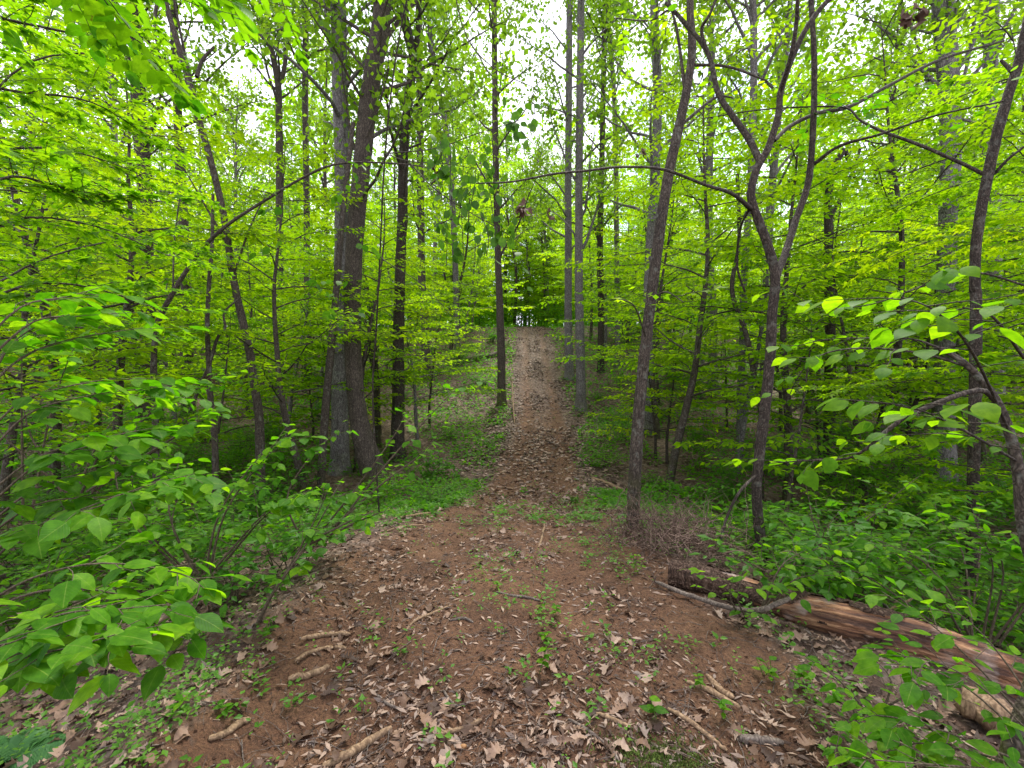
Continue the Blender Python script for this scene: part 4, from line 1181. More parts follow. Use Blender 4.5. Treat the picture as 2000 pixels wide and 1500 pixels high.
# drooping leafy shoots over the trail, their leaves coloured dark as if backlit
b0 = gp(-1.85, 6.4)
rt = root('drooping_tree', 'thin tree whose silhouette-dark shoots hang over the trail', 'tree', tuple(b0)); rg = np.random.default_rng(81)
tp = smooth_path(np.array([b0, P(728, 780, 6.2), P(735, 640, 5.8), P(742, 500, 5.4), P(752, 300, 5.0), P(775, 100, 4.7), P(810, -60, 4.4), P(860, -200, 4.2)]), 5)
link('trunk', build_mesh('trunk', [tubes_parts([tube(tp - b0, np.linspace(.012, .006, len(tp)), 8, .1, rg)])], [B_DARK], True), rt)
L = Leaves()
for br in [[(860, -200, 4.2), (900, 40, 4.0), (960, 130, 3.9), (1040, 170, 3.9), (1060, 190, 3.9)], [(752, 300, 5.0), (800, 315, 4.4), (870, 320, 4.1), (930, 330, 4.0)], [(742, 500, 5.4), (760, 515, 4.5), (830, 560, 4.2), (900, 640, 4.1)],
           [(800, 318, 4.3), (850, 370, 4.0), (910, 410, 3.9), (980, 450, 3.8), (1035, 490, 3.8)], [(752, 300, 5), (850, 290, 4.2), (920, 265, 4.0), (1000, 240, 3.9), (1060, 215, 3.9)]]:
    bp = smooth_path(np.array([P(*p) for p in br]), 4)
    link('branch', build_mesh('branch', [tubes_parts([tube(bp - b0, np.linspace(.006, .002, len(bp)), 6, .1, rg)])], [B_DARK], True), rt)
for (x0, y0, x1, y1, d_) in [(870, 250, 868, 340, 3.9), (880, 300, 885, 420, 3.9), (905, 320, 895, 440, 3.9), (870, 400, 872, 520, 3.9), (930, 330, 920, 400, 4), (1000, 230, 990, 300, 4.0), (1040, 180, 1035, 260, 3.9), (960, 270, 965, 360, 3.9), (980, 440, 985, 520, 3.8),
                             (1030, 480, 1036, 540, 3.8), (940, 420, 950, 500, 3.8), (900, 400, 905, 500, 3.9), (950, 340, 965, 440, 3.9), (1010, 240, 1040, 280, 3.9), (860, 280, 850, 330, 3.9), (1000, 390, 1010, 470, 3.8)]:
    t_ = smooth_path(np.array([P(x0, y0, d_), P((x0 + x1) / 2 + rg.normal(0, 4), (y0 + y1) / 2, d_), P(x1, y1, d_)]), 3)
    link('shoot', build_mesh('shoot', [tubes_parts([tube(t_ - b0, .003, 4)])], [B_DARK], True), rt)
    n_ = max(6, int((y1 - y0) / 7)); q_ = t_[rg.integers(0, len(t_), n_)] + rg.normal(0, .06, (n_, 3))
    a_ = nrm(rg.normal(0, .55, (n_, 3)) + (0, 0, -.9)); L.add(q_, a_, nrm(rg.normal(0, 1, (n_, 3)) * (1, 1, .4)), rg.uniform(.06, .1, n_), rg.random(n_))
for (x_, y_) in [(590, 400), (670, 310), (700, 330), (690, 470), (560, 470), (600, 540), (690, 550), (720, 600), (640, 600)]:
    p = P(x_, y_, 5); t_ = branch_path(rg, p, (rg.normal(), rg.normal(), -.3), .4, 4, .1, .1); leaves_on(rg, L, t_, .08, .1, droop=.5)
emit_leaves(rt, L, T_OVW, M_DROOP, ME_DROOP, 200)

# ------------------------------------------------------------------ withered leaf clumps
M_WITH = litter_mat('withered_leaf')
OAK = [tmpl_oak(np.random.default_rng(500 + k)) for k in range(8)]
for k in (1, 3, 4, 6):         # smooth-edged and torn leaves among the lobed ones
    r_ = np.random.default_rng(540 + k); V_ = OAK[k][0].reshape(-1, 3, 3)
    w_ = np.array([.02, .10, .19, .25, .28, .29, .28, .25, .2, .14, .07, 0]) * (1 + .25 * r_.normal(0, 1, 12))
    V_[:, 0, 0] = -w_; V_[:, 2, 0] = w_ * r_.uniform(.5, 1.1); V_[:, 0, 2] += .1 * r_.random(); V_[:, :, 1] = V_[:, 1:2, 1]
    OAK[k] = (V_.reshape(-1, 3), OAK[k][1])
OAKL = [tmpl_oak(np.random.default_rng(520 + k), False) for k in range(6)]
mwd, nwd, owd = new_mat('withered_brown')
pb = nwd.nodes.new('ShaderNodeBsdfPrincipled'); pb.inputs['Base Color'].default_value = (.075, .035, .02, 1); pb.inputs['Roughness'].default_value = .8
nwd.links.new(pb.outputs[0], owd.inputs[0])
for x_, y_, d_, n_, sz, lab in [(1022, 400, 3.8, 11, .07, 'largest clump of withered brown leaves hanging over the trail'), (1072, 412, 3.8, 4, .05, 'small pair of withered leaves hanging beside the large brown clump'),
                                (1250, 296, 5.0, 5, .05, 'withered brown tuft caught on the long low branch'), (1775, 12, 2.2, 6, .07, 'curled dead leaves hanging from above near the thick grey trunk'),
                                (405, 735, 7.4, 12, .10, 'reddish dead leaves wedged in the forked thin sapling'), (850, 330, 4.4, 4, .06, 'dark withered leaves at the tip of the arching sapling'),
                                (1385, 1100, 4.0, 10, .08, 'reddish brown dead frond lying on the brush by the log')]:
    rg = np.random.default_rng(int(x_)); p = P(x_, y_, d_); rt = root('withered_leaf_clump', lab, 'dead leaves', tuple(p))
    for k in range(n_):
        T_ = OAK[rg.integers(8)]
        a = nrm(np.array([rg.normal(0, .5), rg.normal(0, .5), -1.0])); M_ = leaf_frames(a[None], nrm(rg.normal(0, 1, (1, 3))))
        V, F, m_, va = stamp(T_, M_, rg.normal(0, sz * .35, (1, 3)), np.array([sz * rg.uniform(.9, 1.6)]), np.array([rg.random()]))
        link('dead_leaf', build_mesh('dead_leaf', [(V, F, 0, va)], [mwd], True), rt)

# ------------------------------------------------------------------ the fallen log
rg = np.random.default_rng(91)
a0 = G(1310, 1165); a1 = G(1720, 1330); a2 = gp(3.0, 2.0)
LR = .102
lq = [G(a, b) + (0, .02, LR * .85) for a, b in [(1312, 1146), (1430, 1176), (1545, 1212), (1720, 1268), (1900, 1330), (2080, 1400)]]
e0 = lq[0]; e3 = lq[-1]
lt_ = np.linspace(0, 1, 6)[:, None]; ln_ = e0 * (1 - lt_) + e3 * lt_
lq = np.array(lq) * .35 + ln_ * .65
lq[:, 2] = np.maximum(lq[:, 2], height(lq[:, 0], lq[:, 1]) + LR * .6)
e0 = lq[0]; e3 = lq[-1]
lp = smooth_path(lq, 40)
n_ = len(lp); sides = 96
t = nrm(np.gradient(lp, axis=0)); bb = nrm(np.cross(t, UP)); cc = np.cross(bb, t)
ang = np.linspace(0, 2 * np.pi, sides, endpoint=False)
lx = np.linspace(0, 5, n_)[:, None]; an = ang[None, :]
rr = LR + .01 * np.sin(an * 2 + lx) + .015 * vnoise(lx * 1.2 + 0 * an, an * 1.6, 31) + .013 * vnoise(lx * 3, an * 9, 32) + .012 * vnoise(lx * 6, an * 22, 33) + .006 * vnoise(lx * 30, an * 30, 34)
rr = rr * np.clip(.86 + lx * .06, .86, 1.0)
bark_mask = (vnoise(lx * 1.7, an * 1.3, 35) + .42 - lx * .22) > 0
V = lp[:, None, :] + rr[..., None] * (bb[:, None] * np.cos(an)[..., None] + cc[:, None] * np.sin(an)[..., None])
i, j = np.meshgrid(np.arange(n_ - 1), np.arange(sides), indexing='ij'); j2 = (j + 1) % sides
F = np.stack([i * sides + j, i * sides + j2, (i + 1) * sides + j2, (i + 1) * sides + j], -1)


def log_mat():
    m, n, o = new_mat('rotting_wood')
    at = n.nodes.new('ShaderNodeAttribute'); at.attribute_name = 'var'
    tcn = n.nodes.new('ShaderNodeTexCoord')
    mp = n.nodes.new('ShaderNodeMapping'); mp.inputs['Rotation'].default_value = (0, 0, math.atan2(*(e3 - e0)[[0, 1]]))
    n.links.new(tcn.outputs['Object'], mp.inputs['Vector'])
    m2 = n.nodes.new('ShaderNodeMapping'); m2.inputs['Scale'].default_value = (1, .09, 1); n.links.new(mp.outputs[0], m2.inputs['Vector'])
    n1 = noise(n, 30, 6, m2.outputs[0], .7); n2 = noise(n, 4, 4, tcn.outputs['Object']); n3 = noise(n, 11, 4, m2.outputs[0])
    c = ramp(n, [(.30, (.03, .013, .008)), (.43, (.10, .045, .025)), (.52, (.24, .115, .055)), (.62, (.37, .215, .11)), (.8, (.46, .33, .22))], n1.outputs['Fac']).outputs[0]
    c = mixc(n, .75, c, ramp(n, [(.38, (.22, .14, .11)), (.56, (1.1, 1, .95))], n3.outputs['Fac']).outputs[0], 'MULTIPLY')
    c = mixc(n, math_(n, 'MULTIPLY', ramp(n, [(.55, (0, 0, 0)), (.66, (1, 1, 1))], n2.outputs['Fac']).outputs[0], .6), c, (.34, .28, .24))
    p = n.nodes.new('ShaderNodeBsdfPrincipled'); p.inputs['Roughness'].default_value = .75
    n.links.new(c, p.inputs['Base Color'])
    b = n.nodes.new('ShaderNodeBump'); b.inputs['Strength'].default_value = .9; b.inputs['Distance'].default_value = .02
    n.links.new(n1.outputs['Fac'], b.inputs['Height']); n.links.new(b.outputs[0], p.inputs['Normal'])
    n.links.new(p.outputs[0], o.inputs[0])
    return m


M_LOG = log_mat()
B_LOGB = bark_mat('log_bark', (.02, .012, .009), (.065, .038, .026), (.15, .10, .075), 1.3, bump=.8)
lroot = root('fallen_log', 'long rotting log with stripped orange-brown wood lying down the bank', 'log', tuple(e0))
W = V.reshape(-1, 3) - e0
cap = len(W)
W2 = np.vstack([W, np.zeros((1, 3)) + t[0] * .05, (lp[-1] - e0)[None]])
capF = np.array([(cap, (k + 1) % sides, k) for k in range(sides)] + [(cap + 1, (n_ - 1) * sides + k, (n_ - 1) * sides + (k + 1) % sides) for k in range(sides)])
link('wood', build_mesh('wood', [(W2, F.reshape(-1, 4), 0, None), (W2, capF, 0, None)], [M_LOG], True), lroot)
fm = bark_mask[:-1]
Vb = lp[:, None, :] + (rr[..., None] + .014 + .012 * vnoise(lx * 14, an * 7, 36)[..., None]) * (bb[:, None] * np.cos(an)[..., None] + cc[:, None] * np.sin(an)[..., None])
link('bark', build_mesh('bark', [(Vb.reshape(-1, 3) - e0, F[fm], 0, None)], [B_LOGB], True), lroot)


def stick(name, label, cat, path, r, bark, seed, ground=True, lift=.6, side_twig=None):
    rg = np.random.default_rng(seed)
    if ground:
        q = []
        for p in path:
            g = G(p[0], p[1]); g[2] += r * lift + (p[2] if len(p) > 2 else 0); q.append(g)
    else:
        q = [P(*p) for p in path]
    q = smooth_path(np.array(q), 5)
    q = q + rg.normal(0, r * .12, q.shape)
    prof = r * (.75 + .35 * np.sin(np.linspace(.4, 2.6, len(q)))) * (1 + rg.normal(0, .05, len(q)))
    prof[0] *= .6; prof[-1] *= .45
    b0 = q[0].copy()
    V, F, v = tube(q - b0, prof, 9, .1, rg)
    n9 = len(V)
    W = np.vstack([V, V[:9].mean(0)[None], V[-9:].mean(0)[None]])
    cf = np.array([(n9, (k + 1) % 9, k) for k in range(9)] + [(n9 + 1, n9 - 9 + k, n9 - 9 + (k + 1) % 9) for k in range(9)])
    me = build_mesh(name, [(W, F, 0, None), (W, cf, 0, None)], [bark], True)
    return link(name, me, None, tuple(b0), label=label, category=cat)


ST = [([(588, 1260, .02), (615, 1248, .01), (645, 1244), (685, 1240)], .012, 'uppermost pale root stub poking from the soil bank'),
      ([(577, 1302, .02), (605, 1283, .01), (640, 1274), (676, 1272)], .010, 'middle pale root curving out of the soil bank'),
      ([(563, 1337, .01), (595, 1327, .01), (622, 1318), (644, 1306)], .015, 'thick pale broken stick below the two roots of the bank'),
      ([(408, 1457), (440, 1440), (465, 1424), (490, 1408)], .013, 'short smooth pale stick alone on dark soil'),
      ([(632, 1505), (680, 1480), (725, 1455), (764, 1433)], .016, 'long thick pale stick at the bottom edge of the trail'),
      ([(838, 1447), (880, 1436), (915, 1425), (940, 1412)], .009, 'thin peeling stick among oak leaves on the trail'),
      ([(792, 1236), (812, 1215), (845, 1200), (880, 1186)], .008, 'slender tan stick slanting across bare dirt'),
      ([(970, 1158), (1000, 1166), (1030, 1170), (1056, 1178)], .008, 'dark crooked twig lying across the middle of the trail'),
      ([(1064, 1020), (1061, 1040), (1056, 1060), (1052, 1072)], .012, 'pale stick pointing along the trail'),
      ([(878, 1214), (905, 1213), (925, 1218)], .008, 'short dark twig half buried in dirt'),
      ([(1340, 1335), (1380, 1350), (1420, 1372), (1445, 1388)], .012, 'grey splintered stick near the litter drift'),
      ([(1380, 1325), (1405, 1350), (1435, 1375)], .014, 'grey bark strip lying beside the splintered stick'),
      ([(1110, 1405), (1150, 1430), (1185, 1460), (1210, 1490)], .006, 'thin dark twig curving away at the trail bottom'),
      ([(1300, 1385), (1340, 1410), (1390, 1445), (1420, 1470)], .009, 'long dim stick beside the mossy patch'),
      ([(1165, 1400), (1200, 1410), (1235, 1430)], .008, 'knobbly twig below the leggy seedling'),
      ([(730, 1355), (760, 1378), (785, 1390)], .006, 'dark bent twig on leaves at the trail edge'),
      ([(865, 1350), (880, 1375), (895, 1380), (935, 1370)], .006, 'looped dark twig on bare dirt'),
      ([(1155, 935), (1190, 948), (1225, 965), (1245, 985)], .035, 'largest pale branch crossing the brush heap'),
      ([(1155, 968), (1200, 968), (1235, 972)], .03, 'straight grey branch lying level before the brush heap'),
      ([(770, 1016), (800, 1010), (845, 1003), (870, 1004)], .016, 'pale branch on the litter at the foot of the airy shrub'),
      ([(755, 1040), (790, 1030), (830, 1028)], .014, 'brown branch on the bank beneath the pale one'),
      ([(985, 953), (1005, 956), (1025, 950)], .02, 'little curved branch at the bend of the trail'),
      ([(930, 746, .05), (948, 754, .05), (962, 764)], .09, 'broken reddish log piece on the slope beside the trail'),
      ([(1005, 830), (1002, 800, .25), (1000, 765, .5)], .022, 'pale dead pole leaning up at the trail side'),
      ]
for k, (pp_, r, lab) in enumerate(ST):
    stick('stick', lab, 'stick', pp_, r, B_STICK if k not in (7, 9, 12, 15, 16, 18, 22) else B_STICKG, 600 + k)
stick('dead_branch', 'twisted bare branch resting against the front of the log', 'branch', [(1280, 1146, .02), (1330, 1168, .03), (1390, 1192, .04), (1450, 1216, .06), (1500, 1226, .11), (1552, 1226, .19)], .015, B_STICKG, 650)
stick('dead_branch', 'grey snapped branch sticking up behind the log', 'branch', [(1745, 1200, 3.2), (1710, 1165, 3.25), (1675, 1140, 3.3)], .010, B_STICKG, 651, ground=False)
stick('dead_branch', 'upper pale forked branch behind the log', 'branch', [(1680, 1212, 3.1), (1730, 1195, 3.1), (1785, 1168, 3.1)], .009, B_STICK, 652, ground=False)
stick('dead_branch', 'lower pale forked branch behind the log', 'branch', [(1685, 1214, 3.05), (1730, 1203, 3.05), (1778, 1192, 3.05)], .010, B_STICK, 653, ground=False)
stick('dead_branch', 'dark stub of a stick beside the curled oak leaf in the corner of the trail', 'branch', [(1445, 1452), (1480, 1452), (1530, 1455)], .018, B_STICKG, 654)
stick('fallen_log', 'dark fallen trunk lying along the hillside', 'log', [(868, 712, .1), (920, 706, .1), (985, 694, .12)], .11, B_STICKG, 655)
stick('fallen_log', 'bleached split log end beside the near tree foot', 'log', [(1870, 1400, .04), (1930, 1430, .04), (1985, 1465, .04)], .07, B_STICK, 656)
stick('fallen_log', 'rotten trunk across the leaf litter on the far slope', 'log', [(1300, 735, .1), (1340, 748, .1), (1380, 770, .1)], .12, B_STICKG, 657)

# brush heap of thin dead twigs and roots at the foot of the slim leaning tree
rg = np.random.default_rng(95)
c0 = G(1260, 1060); tb = []
for k in range(620):
    u = rg.random()
    c = G(1205 + 190 * u, 1030 + 90 * u) if k < 1 else c0 + np.array([rg.normal(.22, .30), rg.normal(-.12, .36), 0])
    c[2] = h1(c[0], c[1]) + abs(rg.normal(0, .13))
    az = rg.random() * 6.28
    tw_ = branch_path(rg, c, (math.cos(az), math.sin(az), rg.normal(.1, .5)), rg.uniform(.15, .6), 7, .05, .38)
    tb.append(tube(tw_, np.linspace(rg.uniform(.002, .006), .0015, len(tw_)), 3, var=rg.random()))
V, F, m_, va = tubes_parts(tb)
link('brush_heap', build_mesh('brush_heap', [(V - c0, F, 0, va)], [bark_mat('brush_wood', (.05, .03, .022), (.14, .09, .07), (.30, .22, .18), 3, bump=.2)], True), None, tuple(c0), kind='stuff', label='tangled heap of thin dead twigs and roots', category='brush')
tb = []
for k in range(1900):
    r_ = math.exp(rg.uniform(math.log(1.5), math.log(12))); th = rg.uniform(-.95, .95); x_, y_ = r_ * math.sin(th), r_ * math.cos(th)
    az = rg.random() * 6.28; tw_ = branch_path(rg, (x_, y_, 0), (math.cos(az), math.sin(az), 0), rg.uniform(.04, .22) * (1 + rg.random() ** 4 * 2), 5, .5, .25)
    tw_[:, 2] = height(tw_[:, 0], tw_[:, 1]) + .004 + np.abs(rg.normal(0, .004, len(tw_)))
    tb.append(tube(tw_, np.linspace(rg.uniform(.0008, .0028), .0006, len(tw_)), 4, var=rg.random()))
link('twig_litter', build_mesh('twig_litter', [tubes_parts(tb)], [B_STICKG], True), kind='stuff', label='thin dead twigs strewn over the ground', category='twigs')

# ------------------------------------------------------------------ leaf litter
rg = np.random.default_rng(97)


def litter(n, r0, r1):
    r = np.exp(rg.uniform(math.log(r0), math.log(r1), n)); th = rg.uniform(-1.0, 1.0, n)
    x, y = r * np.sin(th), r * np.cos(th)
    ax = np.abs(x - trail_x(y)); hw = trail_half(x, y)
    dens = np.where(ax < hw, .06 + .62 * np.clip((y - 3.5) / 7, 0, 1) + 1.1 * vnoise(x * 1.6, y * 1.6, 41) + .6 * vnoise(x * 5, y * 5, 42), .55 + .9 * vnoise(x * 1.1, y * 1.1, 43) + .7 * vnoise(x * 4, y * 4, 44))
    dens = np.where((ax < hw * .5) & (y < 4), dens * .7, dens)
    dens = np.where((ax > hw) & (ax < hw + .5) & (x < 0) & (y < 5), .35, dens)
    k = rg.random(n) < dens
    x, y = x[k], y[k]; n = len(x)
    z = height(x, y)
    e = .05
    nx = (height(x + e, y) - height(x - e, y)) / (2 * e); ny = (height(x, y + e) - height(x, y - e)) / (2 * e)
    N = nrm(np.stack([-nx, -ny, np.ones(n)], -1) + rg.normal(0, .30, (n, 3)))
    az = rg.random(n) * 6.28; A = np.stack([np.cos(az), np.sin(az), rg.normal(0, .12, n)], -1)
    s = .04 + .085 * rg.random(n) ** 1.8
    return np.stack([x, y, z - .010 + .024 * rg.random(n)], -1), leaf_frames(A, N), s, rg.random(n)


p, M_, s, v = litter(15000, 1.3, 7)
px, py, z = project(p)
sz = FPX * s / z
big = np.nonzero((px > 0) & (px < 2000) & (py > 0) & (py < 1500))[0]
big = big[np.argsort(-sz[big])][:300]
oakme = [build_mesh('fallen_leaf', [(*T_, 0, np.full(len(T_[0]), 0.0))], [M_LIT], True) for T_ in OAK]
for k in big:
    o = bpy.data.objects.new('fallen_leaf', oakme[int(rg.integers(8))])
    m = Matrix.Identity(4)
    for r in range(3):
        for c in range(3):
            m[r][c] = float(M_[k, r, c] * s[k])
        m[r][3] = float(p[k, r])
    o.matrix_basis = m
    d_ = abs(p[k, 0] - trail_x(p[k, 1]))
    if d_ < 1.2:
        lab, gr = 'dry lobed oak leaf lying curled on the bare dirt of the trail', 'oak leaves on the bare dirt'
    elif p[k, 0] < 0:
        lab, gr = 'dry lobed oak leaf lying under the big-leaved shrubs', 'oak leaves under the big-leaved shrubs'
    else:
        lab, gr = 'dry lobed oak leaf lying in the drift before the log', 'oak leaves before the log'
    o['label'] = lab; o['category'] = 'dead leaf'; o['group'] = gr
    COL.objects.link(o)
rest = np.setdiff1d(np.arange(len(p)), big)
parts = []
ch = rg.integers(0, 8, len(rest))
for k in range(8):
    q_ = rest[ch == k]
    parts.append(stamp(OAK[k], M_[q_], p[q_], s[q_], v[q_]))
p2, M2, s2, v2 = litter(62000, 6, 45)
ch = rg.integers(0, 6, len(p2))
for k in range(6):
    q_ = ch == k
    parts.append(stamp(OAKL[k], M2[q_], p2[q_], s2[q_] * 1.15, v2[q_]))
# leaves pressed into the climbing part of the trail
n_ = 30000; y = 8 + 30 * rg.random(n_) ** 1.1; x = trail_x(y) + rg.uniform(-2, 2, n_)
k = rg.random(n_) < (.42 + vnoise(x * 1.5, y * .8, 46)) * np.clip((y - 7) / 7, .1, 1) - .3 * np.exp(-((np.abs(x - trail_x(y)) - .55) / .18) ** 2); x, y = x[k], y[k]; n_ = len(x); az = rg.random(n_) * 6.28
ph_ = np.stack([x, y, height(x, y) + .012], -1)
e = .1; N_ = nrm(np.stack([-(height(x + e, y) - height(x - e, y)) / (2 * e), -(height(x, y + e) - height(x, y - e)) / (2 * e), np.ones(n_)], -1) + rg.normal(0, .25, (n_, 3)))
parts.append(stamp(tmpl_quad(.3), leaf_frames(nrm(np.stack([np.cos(az), np.sin(az), .3 + rg.normal(0, .1, n_)], -1)), N_), ph_, rg.uniform(.07, .15, n_), rg.random(n_) * .5 + .35))
# small torn bits
p3, M3, s3, v3 = litter(60000, 1.2, 9)
parts.append(stamp(T_QUAD, M3, p3 - (0, 0, .002), s3 * rg.uniform(.12, .35, len(s3)), v3))
n_ = 60000; r = np.exp(rg.uniform(math.log(1.2), math.log(34), n_)); th = rg.uniform(-.8, .8, n_); x, y = r * np.sin(th), r * np.cos(th)
k = (np.abs(x - trail_x(y)) < 2.2) & (rg.random(n_) < .35 + .05 * y + 1.2 * vnoise(x * 1.6, y * 1.6, 41) + .6 * vnoise(x * 4, y * 4, 45)); x, y = x[k], y[k]; n_ = len(x); az = rg.random(n_) * 6.28
parts.append(stamp(tmpl_quad(.13), leaf_frames(nrm(np.stack([np.cos(az), np.sin(az), rg.normal(0, .15, n_)], -1)), nrm(UP + rg.normal(0, .4, (n_, 3)))), np.stack([x, y, height(x, y) + .004], -1), rg.uniform(.015, .06, n_) * (1 + .06 * y), rg.random(n_) * .45 + .42))
link('leaf_litter', build_mesh('leaf_litter', parts, [M_LIT], True), kind='stuff', label='thick drift of dry brown oak leaves', category='leaf litter')

# ------------------------------------------------------------------ ground cover
def herbs(n, r0, r1, ontrail, size, seed, nl=6):
    rg = np.random.default_rng(seed)
    r = np.exp(rg.uniform(math.log(r0), math.log(r1), n)); th = rg.uniform(-1.0, 1.0, n)
    x, y = r * np.sin(th), r * np.cos(th); dx = x - trail_x(y); ax = np.abs(dx); hw = trail_half(x, y)
    pat = vnoise(x * .9, y * .9, 51) + .6 * vnoise(x * 2.6, y * 2.6, 52)
    dens = np.where(ax > hw, .55 + 1.6 * pat, np.where((y > 2.2) & (y < 9), .10 + .6 * pat * (1 + np.exp(-((dx - .35) / .3) ** 2)), .05 + .25 * pat))
    # the greener strip beside the brush heap
    dens = dens + .8 * np.exp(-((dx - .85) / .22) ** 2) * ((y > 3) & (y < 7.5)) * (.6 + pat)
    dens = dens * np.clip((y + .3) / 4, .25, 1)
    k = rg.random(n) < dens; x, y = x[k], y[k]; n = len(x)
    base = np.stack([x, y, height(x, y)], -1)
    hgt = rg.uniform(.02, .11, n)
    m = nl; b = np.repeat(base, m, 0); az = (rg.random((n, 1)) * 6.28 + np.arange(m) * 2.4).ravel(); hh = np.repeat(hgt, m) * np.tile(np.linspace(.35, 1, m), n)
    dirs = np.stack([np.cos(az), np.sin(az), rg.normal(.25, .25, n * m)], -1)
    pos = b + np.stack([np.cos(az) * .012, np.sin(az) * .012, hh], -1) + rg.normal(0, .008, (n * m, 3))
    N = UP + rg.normal(0, .3, (n * m, 3))
    sc = size * np.repeat(rg.uniform(.6, 1.5, n), m) * rg.uniform(.7, 1.2, n * m)
    return stamp(T_FOLD, leaf_frames(nrm(dirs), nrm(N)), pos, sc, np.clip(np.repeat(rg.random(n), m) * .7 + rg.random(n * m) * .3, 0, 1))


link('ground_cover', build_mesh('ground_cover', [herbs(9000, 1.6, 9, 1, .026, 55), herbs(9000, 5, 40, 1, .06, 56, 5)], [M_HERB]), kind='stuff', label='small green herbs and seedlings carpeting the ground', category='ground cover')

# undergrowth of the hillside, leaf upon leaf
rg = np.random.default_rng(58)
n_ = 190000
yy = np.exp(rg.uniform(math.log(5.5), math.log(62), n_)); xx = rg.uniform(-1, 1, n_) * (1.2 * yy + 2)
ax = np.abs(xx - trail_x(yy)); pat = .09 + vnoise(xx * .45, yy * .45, 61) + .8 * vnoise(xx * 1.3, yy * 1.3, 62) + .45 * np.clip((yy - 30) / 8, 0, 1)
pat = pat + .42 * np.clip((6 - ax) / 3, 0, 1) * np.clip((yy - 10) / 5, 0, 1)
pat = np.where((yy > 38) & (yy < 48) & (ax < 5), .5 + .1 * rg.random(n_), pat)
k = ((ax > 1.0 + .35 * rng.random(n_)) | (yy > 37.5)) & (pat > -.02 + .1 * rg.random(n_)); xx, yy, pat = xx[k], yy[k], pat[k]; n_ = len(xx)
hh = (.06 + (1.0 + .7 * np.clip((yy - 30) / 8, 0, 1)) * np.clip(pat, 0, .8)) * rg.random(n_) * np.clip((ax[k] - 1.3) / 1.5, .25, 1)
cx = rg.uniform(-6, 9, 11000); cy_ = rg.uniform(37.6, 47, 11000)
cm = (np.abs(cx - 1.2) > 1.1) | (cy_ > 39); cx, cy_ = cx[cm], cy_[cm]
xx = np.concatenate([xx, cx]); yy = np.concatenate([yy, cy_]); hh = np.concatenate([hh, rg.random(len(cx)) * (1.0 + 2.6 * np.clip(.4 + vnoise(cx * .7, cy_ * .7, 64), 0, 1))])
n_ = len(xx)
pp = np.stack([xx, yy, height(xx, yy) + hh], -1)
link('undergrowth', build_mesh('undergrowth', [stamp(T_QUAD, leaf_frames(nrm(rg.normal(0, 1, (n_, 3)) * (1, 1, .35)), nrm(UP + rg.normal(0, .35, (n_, 3)))), pp, (.06 + .0028 * yy) * rg.uniform(.7, 1.4, n_), np.clip(.5 * vnoise(xx * .8, yy * .8, 63) + .5 + rg.normal(0, .2, n_), 0, 1))], [M_SHR]), kind='stuff', label='low leafy undergrowth covering the hillside', category='undergrowth')

# crumbs and clods of soil
rg = np.random.default_rng(59); n_ = 26000
r = np.exp(rg.uniform(math.log(1.2), math.log(9), n_)); th = rg.uniform(-.8, .8, n_); x, y = r * np.sin(th), r * np.cos(th)
k = (np.abs(x - trail_x(y)) < 1.9) & (rg.random(n_) < .5 + 1.2 * vnoise(x * 2, y * 2, 71)); x, y = x[k], y[k]; n_ = len(x)
OC = (np.array([(1, 0, 0), (0, 1, 0), (-1, 0, 0), (0, -1, 0), (.2, .1, .7), (0, 0, -.6)], float), np.array([(0, 1, 4), (1, 2, 4), (2, 3, 4), (3, 0, 4), (1, 0, 5), (2, 1, 5), (3, 2, 5), (0, 3, 5)]))
Vc, Fc, mc, vc = stamp(OC, leaf_frames(nrm(rg.normal(0, 1, (n_, 3))), nrm(rg.normal(0, 1, (n_, 3)))), np.stack([x, y, height(x, y)], -1), .0025 + .011 * rg.random(n_) ** 3, np.ones(n_))
Vc = Vc + rg.normal(0, .0012, Vc.shape)
link('soil_crumbs', build_mesh('soil_crumbs', [(Vc, Fc, 0, vc)], [M_GROUND]), kind='stuff', label='loose crumbs and clods of reddish soil', category='soil')

